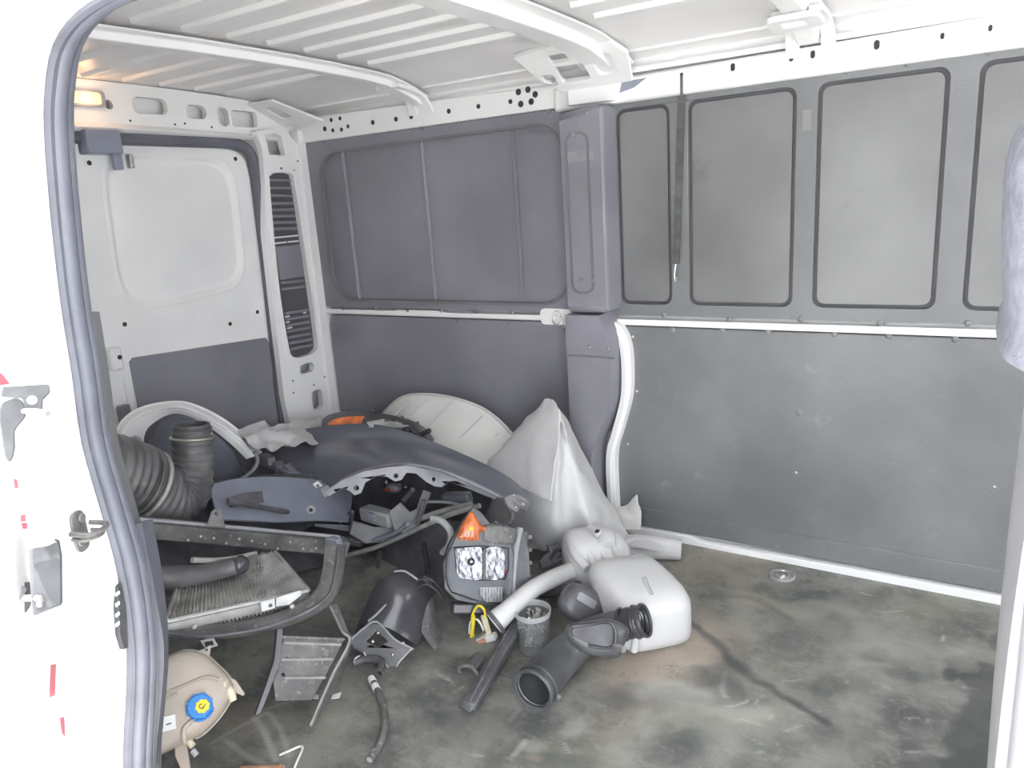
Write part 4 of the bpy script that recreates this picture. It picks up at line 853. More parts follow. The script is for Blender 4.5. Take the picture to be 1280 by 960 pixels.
obj('overlapping_flap', sheet([c1_, c2_, c3_, c4_], .006, 6, 4, rough=.008, rs=20), 'foam', fB, smooth=60)
None and obj('wall_fold', tube(YS(1.9, (705, 530, 1.955), (708, 570, 1.93), (712, 620, 1.915), (708, 680, 1.85)), .009, 8, 5, flat=.4), 'foam', fB, smooth=60)
None and obj('wall_fold', tube(YS(1.9, (722, 570, 1.99), (732, 620, 1.935), (738, 680, 1.90)), .008, 8, 5, flat=.4), 'foam', fB, smooth=60)
fr_roll = thing('foam_roll', 'rolled white foam lying on the floor behind the white tank toward the wall', 'roll', pZ(820, 695, 0))
obj('roll', tube([pZ(776, 686, .04), pZ(800, 684, .042), pZ(828, 685, .040), pZ(851, 687, .036)], [.036, .038, .037, .033], 22, 6, hollow=.008), 'foam', fr_roll, smooth=60)
obj('loose_edge', sheet([[pZ(770, 668, .06), pZ(800, 668, .08), pZ(826, 672, .07)], [pZ(775, 682, .06), pZ(802, 684, .075), pZ(830, 688, .06)]], .005, 4, 4), 'foam', fr_roll, smooth=60)
ck = thing('cloth', 'small upright soiled white cloth scrap at the foot of the white pillar strip', 'cloth', pY(782, 660, 2.19))
obj('cloth_sheet', sheet([YS(2.2, (764, 634), (780, 632), (794, 618)), YS(2.17, (766, 646), (784, 645), (800, 640)), YS(2.16, (770, 662), (786, 662), (801, 662))], .004, 5, 5, rough=.01, rs=30), 'foam2', ck, smooth=60)
# ---- white inner arch panel at the back left
wa = thing('white_arch_panel', 'white painted arched body panel standing at the back left of the pile', 'panel', pX(240, 600, -2.2))
w1 = XS(-2.2, (146, 566, -2.10), (150, 532, -2.15), (176, 511, -2.2), (215, 503, -2.25), (243, 507, -2.27), (278, 524, -2.27), (308, 548, -2.25), (326, 566, -2.2))
w2 = XS(-2.15, (150, 566, -2.07), (156, 536, -2.10), (180, 517, -2.15), (215, 509, -2.2), (243, 514, -2.22), (276, 532, -2.22), (303, 553, -2.2), (318, 570, -2.15))
w3 = XS(-2.15, (178, 566, -2.10), (182, 540, -2.13), (196, 526, -2.18), (218, 517, -2.22), (242, 523, -2.24), (270, 540, -2.24), (294, 560, -2.22), (308, 574, -2.18))
obj('panel_skin', sheet([w1, w2, w3], .006, 4, 4), 'paint_dull', wa, smooth=50)
obj('rim', tube(w1, .006, 8, 5), 'paint', wa, smooth=60); obj('inner_bead', tube(w2, .005, 8, 5), 'paint', wa, smooth=60)
obj('inner_liner', sheet([XS(-2.24, (186, 560), (200, 530), (222, 522), (250, 530), (285, 556), (300, 580)), XS(-2.24, (190, 600), (205, 600), (225, 600), (255, 600), (285, 600), (310, 598))], .006, 4, 3), 'fender', wa)
obj('rim', tube(XS(-2.15, (318, 565), (322, 575), (316, 588), (300, 600), (280, 608)), .007, 8, 5), 'flange', wa)
prism_px(168, 550, [(160, 560), (162, 548), (168, 544), (176, 548), (176, 562)], .01, 'bluegrey', 'lamp_hole_cover', wa, x=-2.08, bevel=.002)
ww = thing('plastic_wrap', 'crumpled white plastic wrap between the white arch panel and the rear pillar', 'wrap', pX(350, 545, -2.2))
obj('wrap_sheet', sheet([XS(-2.3, (288, 534), (320, 530), (355, 527), (400, 522)), XS(-2.25, (298, 542), (325, 541), (360, 536), (402, 531)), XS(-2.18, (308, 552), (330, 549), (362, 545), (400, 540)), XS(-2.12, (312, 562), (336, 560), (365, 556), (400, 552))], .003, 7, 5, rough=.035, rs=16, seedv=9), 'foam', ww, smooth=25)
# ---- big ribbed air hose
rh = thing('ribbed_air_hose', 'thick black ribbed elbow air hose with a steel clamp at the left of the pile', 'hose', pX(215, 640, -1.9))
hp = XS(-1.9, (240, 534), (240, 560), (239, 585), (230, 610), (212, 622), (190, 616), (176, 604))
obj('hose_elbow', tube(hp[:4]+hp[4:], [.053, .054, .060, .078, .088, .088, .086], 26, 16, corr=.035, corrn=17, hollow=.006), 'boot', rh, smooth=70)
obj('hose_cuff', tube(XS(-1.9, (239, 530), (240, 546)), [.050, .052], 26, 4, hollow=.006), 'boot', rh, smooth=60)
obj('clamp', torus(pX(240, 547, -1.9), hp[1]-hp[0], .056, .0042, 34), 'brasscl', rh); obj('clamp_screw', tube(XS(-1.86, (258, 545), (264, 542)), .006, 8), 'brasscl', rh)
hp2 = XS(-1.88, (182, 602), (165, 596), (140, 590), (110, 580))
obj('hose_boot', tube(hp2, [.088, .092, .096, .09], 26, 12, corr=.04, corrn=7), 'boot', rh, smooth=70)
obj('boot_ring', torus(pX(184, 606, -1.87), hp2[0]-hp2[1], .090, .006, 34), 'strip', rh)
obj('boot_ring', torus(pX(174, 603, -1.87), hp2[0]-hp2[1], .092, .004, 34), 'boot', rh)
# ---- blue grey inner panel under the fender
bg_ = thing('inner_panel', 'blue-grey plastic inner panel with a white bolt below the dark fender', 'panel', pX(340, 650, -1.85))
g1_ = XS(-1.95, (262, 606), (300, 598), (350, 596), (400, 600), (440, 604)); g2_ = XS(-1.88, (266, 624), (305, 620), (350, 618), (398, 622), (440, 626)); g3_ = XS(-1.8, (272, 648), (310, 650), (350, 652), (398, 650), (436, 652))
obj('panel_skin', sheet([g1_, g2_, g3_], .006, 5, 5), 'bluegrey', bg_, smooth=60)
obj('panel_rib', tube(XS(-1.80, (285, 627), (320, 633), (360, 640)), .008, 8), 'black', bg_)
obj('dark_fold', sheet([XS(-1.83, (285, 622), (305, 616), (328, 614)), XS(-1.82, (290, 634), (308, 632), (330, 628))], .01, 4, 3), 'black', bg_)
p = pX(389, 637, -1.76); obj('bolt_seat', cyl(p, (.6, -.7, .2), .014, .006), 'greyh', bg_, bevel=.002); obj('bolt_hole', cyl(p+Vector((.6, -.7, .2))*.0066, (.6, -.7, .2), .006, .002), 'hole', bg_)
# ---- long dusty bumper beam
bb = thing('bumper_beam', 'long dusty black bumper beam lying across the pile above the finned radiator', 'beam', pX(300, 680, -1.68))
A_, B_ = pX(150, 656, -1.82), pX(424, 682, -1.58)
obj('beam_body', beam(A_, B_, .06, .043, ext=.02), 'dusty', bb, bevel=.004)
obj('beam_top_edge', tube([pX(165, 648, -1.77), pX(290, 659, -1.66), pX(424, 671, -1.55)], .005, 8), 'flange', bb)  # paler colour stands in for light on the beam top
prism_px(271, 646, [(260, 656), (264, 640), (270, 634), (276, 637), (282, 660)], .006, 'dusty', 'mounting_tab', bb, holes=[circ(271, 642, 2.4, 10)], x=-1.66, bevel=.001)
for k in range(12):
    u = 235+k*16; obj('mud_fleck', dome(pX(u, 664+random.uniform(-1, 14)+k*1.2, -1.645+k*.0075), (1, -1, 1), .004, .002, 7), 'strip', bb)
obj('end_cap', beam(pX(416, 672, -1.545), pX(420, 690, -1.545), .05, .02), 'bluegrey', bb, bevel=.003)
# black bumper structure to the right of the beam
bs = thing('bumper_bracket', 'tangle of black plastic bumper brackets under the middle of the dark fender', 'bracket', pY(470, 670, 1.72))
obj('lower_rail', beam(pY(290, 650, 1.50), pY(455, 676, 1.70), .05, .03), 'black', bs, bevel=.005)
obj('rail_lip', tube(YS(1.68, (425, 672), (455, 676), (490, 668), (510, 655)), .012, 10, 5, flat=.6), 'bluegrey', bs, bevel=0)
obj('socket_block', beam(pY(456, 640, 1.72), pY(492, 650, 1.70), .05, .05), 'grey', bs, bevel=.008)
obj('socket_face', beam(pY(460, 644, 1.68), pY(470, 648, 1.68), .02, .025), 'bluegrey', bs, bevel=.004)
prism_px(500, 650, [(486, 640), (500, 628), (512, 640), (520, 636), (528, 612), (538, 616), (530, 640), (524, 660), (512, 668), (494, 664)], .03, 'black', 'hook_plate', bs, y=1.70, bevel=.004, holes=[[(521, 650), (527, 650), (526, 656), (520, 656)]])
prism_px(470, 664, [(440, 650), (470, 658), (505, 658), (516, 664), (490, 676), (456, 680), (436, 668)], .04, 'black', 'tray', bs, y=1.69, bevel=.006)
for a, b_2 in (((425, 652), (440, 640)), ((440, 640), (440, 665)), ((505, 625), (516, 612)), ((448, 660), (470, 676)), ((530, 625), (522, 655))):
    obj('stay', tube([pY(*a, 1.71), pY(*b_2, 1.69)], .008, 8, 2), 'black', bs)
obj('blue_patch', beam(pY(556, 622, 1.80), pY(588, 622, 1.80), .03, .035), 'fender', bs, bevel=.006)
prism_px(400, 660, [(388, 654), (436, 656), (452, 668), (440, 680), (392, 676)], .03, 'bluegrey', 'rail_face', bs, y=1.66, bevel=.004)
sr = bs
obj('lamp_back', pillow(circ(0, 0, .03, 16, .02), facing(492, 610, y=1.88)[0], .006, .04), 'black', sr)
for a in ((482, 603, .010), (506, 609, .009), (500, 606, .006)): obj('reflector', dome(pY(a[0], a[1], 1.86), (0, -1, .3), a[2], .008, 12), 'chrome', sr)
obj('red_strip', beam(pY(480, 612, 1.855), pY(492, 613, 1.855), .004, .006), 'red', sr)
# ---- big dark sheet added as shade for the voids deep in the pile
dc = thing('void_shade', 'large dark sheet added as shade in the void below the brackets in the middle of the pile', 'cover', pZ(480, 790, 0))
obj('void_shade_skin', sheet([YS(1.75, (405, 640), (450, 650), (500, 655), (560, 650), (590, 660)), YS(1.72, (400, 690), (445, 695), (500, 690), (560, 690), (590, 700)), YS(1.66, (410, 740), (450, 735), (500, 725), (560, 730), (586, 740)), YS(1.60, (420, 780), (460, 770), (505, 762), (555, 765), (580, 772))], .006, 5, 5), 'black', dc, smooth=60)
obj('void_shade_rib', tube(YS(1.66, (475, 690), (472, 715), (470, 740)), .008, 8), 'black', dc); obj('void_shade_rib', tube(YS(1.68, (530, 680), (534, 710), (535, 740)), .008, 8), 'black_gloss', dc)
d2_ = thing('splash_panel', 'flat dark splash panel lying under the ribbed hose and the beam', 'panel', pX(230, 700, -1.95))
obj('panel_sheet', sheet([XS(-2.0, (140, 640), (200, 640), (280, 600), (420, 590)), XS(-1.95, (150, 680), (220, 690), (320, 680), (430, 660)), XS(-1.85, (180, 740), (250, 740), (350, 720), (430, 700))], .006, 4, 4), 'black', d2_, smooth=60)
# ---- finned radiator
ra = thing('radiator', 'slanting finned aluminium radiator core with a bright front rail', 'radiator', pX(295, 745, -1.5))
BL, BR, TR, TL = pX(207, 777, -1.50), pX(386, 738, -1.33), pX(344, 690, -1.52), pX(228, 712, -1.70)
nf = 36; Vv = []; Ff = []
nrm_ = (BR-BL).cross(TL-BL).normalized()
if nrm_.z < 0: nrm_ = -nrm_
for i in range(nf*2+1):
    t = i/(nf*2); h = .006 if i % 2 else -.006
    for k in range(2):
        p = (BL.lerp(BR, t)).lerp(TL.lerp(TR, t), k)+nrm_*(h+.004*noise.noise(Vector((i*.3, k, 0)))); Vv.append(p)
for i in range(nf*2): Ff.append((2*i, 2*i+1, 2*i+3, 2*i+2))
n0 = len(Vv); Vv += [p-nrm_*.03 for p in Vv[:]]; Ff += [(a+n0, d+n0, c+n0, b_3+n0) for a, b_3, c, d in Ff[:]]
for i in range(nf*2): Ff.append((2*i, 2*i+2, 2*i+2+n0, 2*i+n0)); Ff.append((2*i+1, 2*i+1+n0, 2*i+3+n0, 2*i+3))
ro_ = obj('fin_core', (Vv, Ff), 'fins', ra, smooth=0); ro_['kind'] = 'stuff'
obj('front_rail', beam(BL-nrm_*.012, BR-nrm_*.012, .006, .034, up=nrm_), 'alu', ra, bevel=.002)
obj('rail_bead', tube([BL-nrm_*.001, BR-nrm_*.001], .006, 10, 3), 'alu', ra, smooth=60)
obj('side_rail', tube([BR, TR], .005, 8, 3), 'alu', ra); obj('side_rail', tube([BL, TL], .005, 8, 3), 'alu', ra)
prism_px(334, 757, [(325, 752), (342, 748), (344, 760), (328, 765)], .006, 'alu', 'bracket_tab', ra, holes=[circ(338, 757, 2.2, 10)], x=-1.36, bevel=.001)
prism_px(360, 752, [(345, 747), (374, 738), (376, 744), (362, 756), (346, 758)], .006, 'alu', 'bracket_tab', ra, x=-1.34, bevel=.001)
mp_ = thing('coolant_pipe', 'thick black pipe with a rounded end lying across the finned radiator', 'pipe', pX(260, 720, -1.6))
obj('pipe_tube', tube(XS(-1.6, (190, 722, -1.66), (230, 722, -1.62), (262, 716, -1.57), (292, 708, -1.53), (308, 704, -1.52)), [.030, .030, .024, .022, .016], 18, 6), 'boot', mp_, smooth=60)
obj('pipe_bulb', dome(pX(300, 706, -1.52), (1, 0, .1), .024, .02, 16), 'black_gloss', mp_)
obj('cross_bar', tube(XS(-1.58, (240, 700), (280, 700), (320, 692)), .007, 8), 'strip', mp_)
# ---- curved lower duct strip with square clip
du = thing('lower_duct', 'curved black duct strip with a square clip loop running under the radiator', 'duct', pX(310, 800, -1.35))
e1 = XS(-1.4, (180, 775, -1.55), (215, 778, -1.52), (260, 781, -1.45), (320, 773, -1.38), (370, 756, -1.32), (396, 735, -1.30), (404, 705, -1.32), (406, 680, -1.36))
e2 = XS(-1.4, (180, 786, -1.52), (215, 789, -1.49), (260, 793, -1.42), (325, 784, -1.35), (382, 764, -1.28), (412, 742, -1.26), (421, 710, -1.28), (424, 680, -1.32))
e3 = XS(-1.4, (180, 792, -1.53), (212, 796, -1.50), (260, 800, -1.44), (328, 791, -1.38), (388, 772, -1.31), (420, 746, -1.29), (430, 712, -1.31), (432, 682, -1.35))
obj('duct_strip', sheet([e1, e2, e3], .012, 5, 3), 'dusty', du, smooth=50)
obj('duct_bead', tube([p+Vector((.004, -.006, 0)) for p in e2], .005, 8, 5), 'black', du)
prism_px(262, 808, [(250, 801), (265, 797), (272, 807), (258, 812)], .008, 'grey', 'square_clip', du, holes=[[(255, 803), (264, 801), (267, 806), (258, 809)]], x=-1.42, bevel=.001)
for u, v in ((243, 783), (365, 758)): obj('duct_stud', dome(pX(u, v, -1.40 if u < 300 else -1.275), (1, -.6, .3), .006, .005), 'strip', du)
# ---- angled black tray bracket
tb_ = thing('tray_bracket', 'angular black bracket tray dusted with grey mud standing below the duct', 'bracket', pZ(370, 885, 0))
fr_, ks = facing(385, 830, y=1.03, yaw=.15)
K = lambda pts: [((a-385)*ks, -(b_3-830)*ks) for a, b_3 in pts]
obj('face_panel', plate(K([(352, 800), (427, 802), (418, 825), (402, 856), (394, 872), (350, 872), (344, 846)]), [circ(*K([(359, 824)])[0], .004, 10), circ(*K([(356, 842)])[0], .004, 10)], fr_, -.012, 0), 'dusty', tb_, bevel=.002)
obj('top_shelf', sheet([[fr_(*K([(350, 800)])[0], 0), fr_(*K([(428, 802)])[0], 0)], [fr_(*K([(352, 788)])[0], -.07), fr_(*K([(424, 792)])[0], -.07)]], .006, 3, 3), 'dusty', tb_)
for a, b_3 in (((352, 825), (415, 824)), ((358, 846), (408, 846)), ((354, 805), (424, 807))): obj('face_rib', tube([fr_(*K([a])[0], .003), fr_(*K([b_3])[0], .003)], .0035, 6, 2), 'strip', tb_)
obj('left_leg', plate(K([(343, 788), (350, 788), (351, 830), (342, 862), (334, 886), (328, 888), (336, 856), (343, 826)]), [], fr_, -.03, .006), 'black', tb_, bevel=.002)
obj('right_flange', sheet([[fr_(*K([(410, 758)])[0], -.06), fr_(*K([(424, 790)])[0], -.01), fr_(*K([(434, 802)])[0], .01), fr_(*K([(415, 845)])[0], .01), fr_(*K([(393, 902)])[0], .01)], [fr_(*K([(421, 756)])[0], -.06), fr_(*K([(431, 788)])[0], -.02), fr_(*K([(437, 806)])[0], -.02), fr_(*K([(426, 850)])[0], -.03), fr_(*K([(401, 893)])[0], -.02)]], .005, 4, 2), 'dusty', tb_, smooth=40)
obj('flange_edge', tube([fr_(*K([(411, 758)])[0], -.052), fr_(*K([(424, 790)])[0], 0), fr_(*K([(433, 803)])[0], .014), fr_(*K([(414, 845)])[0], .014), fr_(*K([(393, 900)])[0], .014)], .0028, 6, 5), 'strip', tb_)
pr_ = thing('paper_scrap', 'thin white paper strip on the floor passing behind the black tray bracket', 'scrap', pZ(400, 872, 0))
obj('strip', (lambda q: ([*q, *[p+Vector((0, 0, .002)) for p in q]], [(0, 1, 2, 3), (4, 5, 6, 7), (0, 1, 5, 4), (1, 2, 6, 5), (2, 3, 7, 6), (3, 0, 4, 7)]))([pZ(376, 874, .004), pZ(398, 874, .004), pZ(398, 869, .004), pZ(376, 870, .004)]), 'white', pr_, smooth=0)
obj('strip', (lambda q: ([*q, *[p+Vector((0, 0, .002)) for p in q]], [(0, 1, 2, 3), (4, 5, 6, 7), (0, 1, 5, 4), (1, 2, 6, 5), (2, 3, 7, 6), (3, 0, 4, 7)]))([pZ(414, 874, .004), pZ(424, 873, .004), pZ(427, 866, .004), pZ(416, 869, .004)]), 'white', pr_, smooth=0)
# ---- moulded fog lamp surround
fs = thing('lamp_surround', 'glossy black moulded lamp surround with jagged tip on the floor left of the upright headlight', 'surround', pZ(490, 835, 0))
fr_, ks = facing(490, 775, y=1.33, yaw=-.15)
K2 = lambda pts: [((a-490)*ks, -(b_3-775)*ks) for a, b_3 in pts]
def K3(a, b_3, c): return fr_((a-490)*ks, -(b_3-775)*ks, c)
obj('shell', sheet([[K3(486, 712, -.05), K3(500, 712, -.04), (K3(528, 728, -.05)), K3(540, 740, -.08)], [K3(468, 730, -.01), K3(490, 732, .03), K3(516, 742, .02), K3(530, 760, -.04)], [K3(454, 760, -.01), K3(480, 760, .035), K3(505, 768, .03), K3(528, 790, -.03)], [K3(442, 796, -.01), K3(462, 780, .03), K3(490, 785, .035), K3(522, 805, -.0)]], .005, 6, 5), 'black_gloss', fs, smooth=60)
obj('face_plate', plate(K2([(440, 800), (458, 784), (474, 776), (496, 796), (520, 808), (506, 822), (497, 836), (486, 828), (480, 818), (462, 816), (448, 808)]), [K2([(462, 800), (474, 788), (488, 800), (476, 806)])], fr_, .02, .034), 'black', fs, bevel=.003)
obj('face_rim', tube([K3(*q, .036) for q in ((442, 799), (458, 785), (474, 777), (496, 797), (520, 809))], .003, 8, 4), 'flange', fs)
obj('tip_edge', tube([K3(*q, .036) for q in ((460, 812), (466, 819), (482, 820), (496, 836), (503, 824), (518, 808))], .0028, 8, 4), 'strip', fs)
for q in ((470, 800), (495, 815), (507, 802), (476, 790)): obj('clip_stud', dome(K3(*q, .034), fr_(0, 0, 1)-fr_(0, 0, 0), .005, .004), 'steel', fs)
obj('slot_row', tube([K3(463, 776, .032), K3(473, 768, .034), K3(484, 756, .034)], .005, 6, 3, flat=.5), 'grey', fs)
obj('side_wing', sheet([[K3(524, 720, -.05), K3(526, 760, -.04), K3(526, 790, -.02)], [K3(529, 722, -.06), K3(533, 765, -.05), K3(544, 812, -.02)], [K3(533, 724, -.08), K3(538, 765, -.08), K3(556, 815, -.05)]], .004, 4, 4), 'dusty', fs, smooth=60)
for k in range(2): obj('glossy_band', tube([K3(520, 728+k*8, .0), K3(532, 724+k*8, .005), K3(545, 732+k*8, -.01), K3(556, 748+k*8, -.03)], .005, 8, 5, flat=.6), 'black_gloss', fs, smooth=60)
obj('glossy_band', tube([K3(490, 716, .0), K3(504, 716, .005), K3(520, 726, .0)], .003, 8, 4), 'flange', fs)
# ---- long bar on the floor
lb = thing('floor_bar', 'long black plastic bar lying on the floor between the wiring connector and the screw tub', 'bar', pZ(620, 850, 0))
obj('bar', beam(pZ(586, 884, .012), pZ(648, 778, .05), .036, .022), 'black', lb, bevel=.004)
obj('bar_edge', beam(pZ(588, 876, .026), pZ(644, 772, .064), .006, .01), 'dusty', lb, bevel=.002)
obj('bar_end', beam(pZ(580, 886, .008), pZ(592, 872, .02), .04, .01), 'dusty', lb, bevel=.003)
hk = thing('hook_clip', 'small dark hook clip on the floor left of the long black bar', 'clip', pZ(590, 835, 0))
obj('hook', tube([pZ(575, 842, .01), pZ(574, 835, .02), (pZ(580, 832, .03)), pZ(590, 834, .03), pZ(598, 845, .02)], .005, 8), 'dusty', hk)
obj('hook_plate', beam(pZ(590, 835, .018), pZ(602, 818, .03), .03, .008), 'black', hk, bevel=.002)
# ---- hoses on the floor
h1 = thing('short_hose', 'thin black hose with two white bands curving on the floor at the bottom', 'hose', pZ(475, 900, 0))
hh = [pZ(464, 848, .011), pZ(471, 862, .011), pZ(479, 885, .011), pZ(481, 905, .011), pZ(475, 930, .011), pZ(462, 950, .011)]
obj('hose_tube', tube(hh, .0085, 14, 7, hollow=.002), 'dusty', h1, smooth=60)
obj('white_band', tube([hh[0], hh[0].lerp(hh[1], .4)], .0095, 14, 2), 'white', h1); obj('white_band', tube([hh[0].lerp(hh[1], .65), hh[0].lerp(hh[1], 1.05)], .0095, 14, 2), 'white', h1)
obj('frayed_end', tube([hh[-1].lerp(hh[-2], .5), hh[-1]], [.0092, .007], 10, 2), 'strip', h1)
h3 = thing('elbow_hose', 'short rusty brown elbow hose with a steel clamp below the tray bracket', 'hose', pZ(460, 838, 0))
obj('hose_tube', tube([pZ(444, 828, .015), pZ(455, 824, .018), (pZ(468, 824, .02)), pZ(477, 830, .018), pZ(474, 842, .014)], .011, 14, 5, hollow=.003), 'boot', h3, smooth=60)
obj('clamp', torus(pZ(448, 826, .016), (1, -.3, .1), .012, .003), 'steel', h3)
# ---- expansion tank
et = thing('expansion_tank', 'yellowed translucent coolant expansion tank with a blue cap at the bottom left', 'tank', pZ(235, 940, 0))
fr_, ks = facing(225, 885, x=-1.40, yaw=-.1)
K4 = lambda pts: [((a-225)*ks, -(b_3-885)*ks) for a, b_3 in pts]
eo = [tuple(p) for p in smooth2(K4([(160, 850), (185, 836), (205, 823), (225, 817), (246, 822), (262, 834), (278, 848), (286, 862), (282, 880), (272, 898), (258, 914), (244, 922), (228, 930), (206, 940), (180, 944), (158, 930), (150, 890)]), 3)]
bd = obj('tank_body', pillow(eo, fr_, .050, .075, e=4.2, rings=8), 'etank', et, smooth=60)
n_ = len(eo)
obj('seam', tube([fr_(p[0]*1.0, p[1]*1.0, .0) for p in eo[:33]], .003, 6, 1), 'etank', bd)
for ridge in (((196, 872), (222, 862), (250, 850), (268, 852)), ((190, 905), (205, 880), (222, 868)), ((240, 925), (236, 908), (248, 896))):
    obj('moulded_ridge', tube([fr_(*K4([q])[0], .050) for q in ridge], .005, 8, 4, flat=.6), 'etank', bd, smooth=60)
def tab(pts, nm='mounting_ear', hole=None): obj(nm, plate(K4(pts), [circ(*K4([hole])[0], .003, 10)] if hole else [], fr_, -.008, .008), 'etank', et, bevel=.002)
tab([(232, 820), (244, 814), (250, 810), (251, 826)], hole=(246, 816)); tab([(278, 848), (287, 852), (300, 868), (298, 871), (286, 866), (280, 860)])
tab([(226, 926), (238, 918), (248, 952), (244, 956), (236, 951), (228, 938)])
obj('outlet', tube([fr_(*K4([(272, 860)])[0], .02), fr_(*K4([(282, 866)])[0], .03), fr_(*K4([(288, 877)])[0], .03)], [.012, .010, .007], 12, 4), 'cream', et, smooth=60)
obj('outlet', tube([fr_(*K4([(268, 858)])[0], .03), fr_(*K4([(278, 858)])[0], .034)], .010, 12, 2), 'cream', et, bevel=.001)
obj('lower_outlet', tube([fr_(*K4([(240, 920)])[0], .02), fr_(*K4([(248, 928)])[0], .025)], .007, 10, 2), 'cream', et); obj('outlet_clip', tube([fr_(*K4([(248, 932)])[0], .025), fr_(*K4([(254, 938)])[0], .025)], .006, 8, 2), 'greyh', et)
capn = (fr_(0, 0, 1)-fr_(0, 0, 0)); capn = (capn+Vector((.1, 0, .15))).normalized(); cc_ = fr_(*K4([(250, 884)])[0], .040)
cp_ = obj('filler_cap', cyl(cc_, capn, .0265, .022, 28, .025), 'blue', et, bevel=.003)
obj('cap_rim', torus(cc_+capn*.004, capn, .0265, .003, 30), 'blue', cp_)
for k in range(8):
    a = 2*PI*k/8; t_ = capn.orthogonal().normalized(); s2_ = capn.cross(t_); d_ = t_*math.cos(a)+s2_*math.sin(a)
    obj('grip_rib', tube([cc_+d_*.0262+capn*.004, cc_+d_*.0255+capn*.021], .0028, 6, 1), 'blue', cp_)
lc = cc_+capn*.022+(fr_(.006, -.0, 0)-fr_(0, 0, 0)); t_ = (fr_(1, 0, 0)-fr_(0, 0, 0)); s2_ = capn.cross(t_).normalized(); lf = frame(lc, t_, s2_)
obj('warning_disc', plate([((.0145 if k % 2 else .0125)*math.cos(2*PI*k/16), (.0145 if k % 2 else .0125)*math.sin(2*PI*k/16)) for k in range(16)], [], lf, 0, .0015), 'yellow', cp_)
obj('warning_sign', torus(lf(-.002, 0, .002), capn, .0042, .0008, 16, 6, arc=.8), 'print', cp_); obj('warning_sign', plate([(.002, -.006), (.006, .004), (.0045, .005), (.0005, -.005)], [], lf, .0015, .002), 'print', cp_)
lf2 = frame(fr_(*K4([(217, 902)])[0], .052), fr_(1, .25, 0)-fr_(0, 0, 0), fr_(-.25, 1, 0)-fr_(0, 0, 0))
lbq = obj('sticker', plate(rr(-.0155, -.014, .0155, .014, .002), [], lf2, 0, .002), 'white', et)
obj('sticker_mark', plate([(-.003, -.003), (.007, -.0025), (.007, .0), (-.003, -.0005)], [], lf2, .002, .0024), 'print', lbq)
obj('sticker_mark', plate([(-.009, -.006), (-.008, -.006), (-.008, .001), (-.009, .001)], [], lf2, .002, .0024), 'strip', lbq)
# ---- small floor litter
wr_ = thing('bent_wire', 'bent white wire piece on the floor beside the expansion tank at the bottom', 'wire', pZ(365, 945, 0))
obj('wire', tube([pZ(349, 944, .004), pZ(363, 938, .005), pZ(375, 933, .006), pZ(378, 936, .006), pZ(372, 950, .005), pZ(367, 962, .004)], .0028, 8, 4), 'white', wr_, smooth=60)
cpb = thing('copper_sleeve', 'small copper coloured cylinder at the bottom edge of the picture', 'cylinder', pZ(326, 972, 0))
obj('sleeve', tube([pZ(300, 968, .016), pZ(353, 966, .016)], .016, 18, 4, hollow=.003), 'copper', cpb, smooth=60); obj('sleeve_ring', torus(pZ(350, 966, .016), pZ(353, 966, .016)-pZ(300, 968, .016), .0162, .0015), 'copper', cpb)
# ---- floor tie-down
an = thing('floor_anchor', 'round recessed steel tie-down ring in the floor near the far wall', 'anchor', pZ(978, 720, 0))
ac = pZ(978, 720, .001)
obj('anchor_dish', cyl(ac, (0, 0, 1), .034, .002, 28), 'grey', an); obj('anchor_rim', torus(ac+Vector((0, 0, .002)), (0, 0, 1), .034, .004, 32), 'strip', an)
obj('anchor_loop', torus(ac+Vector((0, 0, .006)), (.1, -.1, 1), .020, .0035, 28), 'steel', an); obj('anchor_bolt', dome(ac+Vector((0, 0, .002)), (0, 0, 1), .010, .006, 12), 'steel', an)
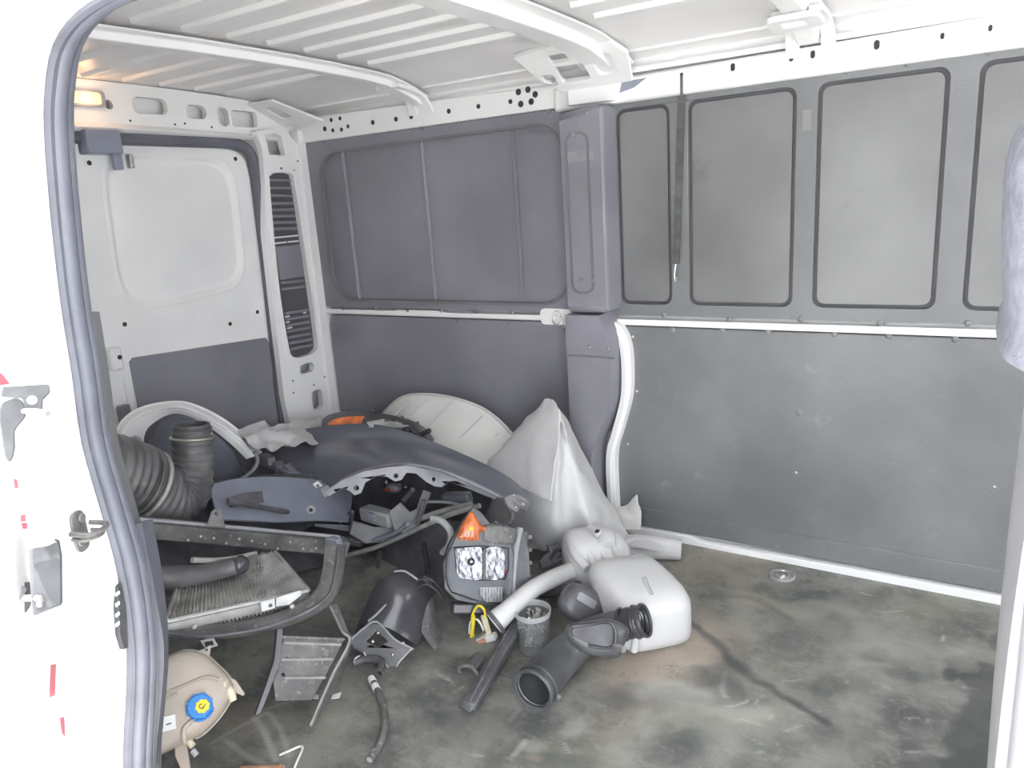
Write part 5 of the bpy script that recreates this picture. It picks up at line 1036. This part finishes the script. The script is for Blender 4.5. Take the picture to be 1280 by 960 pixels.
# ---- strap hanging at the wall
st = thing('hanging_strap', 'narrow dark strap with a metal hook hanging from the white rail', 'strap', pY(848, 220, 2.24))
sv_ = [pY(852, 95, 2.245), pY(852, 120, 2.250), pY(850, 180, 2.255), pY(848, 240, 2.256), pY(845, 330, 2.256)]
def ribbon(ps, w_, t): return sheet([[p+Vector((-w_, 0, 0)) for p in ps], [p+Vector((w_, 0, 0)) for p in ps]], t, 4, 1)
obj('webbing', ribbon(sv_[1:], .011, .003), 'strap', st); obj('top_loop', tube(sv_[:2], .004, 8, 2), 'strap', st)
obj('hook', tube([sv_[-1]+Vector((0, -.002, .0)), pY(843, 345, 2.25), pY(845, 352, 2.248), pY(846, 346, 2.246)], .0028, 8), 'steel', st)
obj('wall_bolt', dome(pY(852, 93, 2.248), (0, -1, 0), .005, .004), 'hole', st)
# ---- driver's seat edge at the right
se_ = thing('car_seat', 'front seat edge with blue-grey fabric back at the right of the picture', 'seat', (.15, 1.05, 0))
sb = [(q_.x, q_.z) for q_ in YS(.95, (1292, 142), (1276, 156), (1262, 185), (1255, 225), (1252, 300), (1255, 390), (1266, 440))]
rowsb = []
for y, dx, dz in ((.82, .05, -.04), (.86, .015, -.01), (.95, .0, .0), (1.05, .0, .0), (1.16, .004, 0), (1.24, .02, -.01), (1.28, .06, -.04)):
    rowsb.append([(x+dx*.5, y, z+(dz if z > 1.15 else 0)) for x, z in sb]+[(.20, y, .95), (.22, y, 1.20+dz)])
obj('backrest', sheet(rowsb, .02, 4, 4), 'seat', se_, smooth=60)
obj('backrest_core', box(.09, .20, .84, 1.26, .90, 1.20), 'seat', se_, bevel=.03, bseg=3)
obj('near_side_shell', box(.046, .62, .80, 1.22, .0, .95), 'seatp', se_, bevel=.02, bseg=3)
obj('side_shell', sheet([[(.052, .84, .98), (.040, .84, .8), (.036, .84, .55), (.040, .84, .25), (.040, .84, .0)], [(.040, 1.0, .97), (.033, 1.0, .8), (.032, 1.0, .55), (.038, 1.0, .25), (.040, 1.0, .0)], [(.05, 1.24, .96), (.044, 1.24, .8), (.042, 1.24, .55), (.047, 1.24, .25), (.049, 1.24, .0)]], .012, 4, 3), 'seatp', se_, smooth=60)
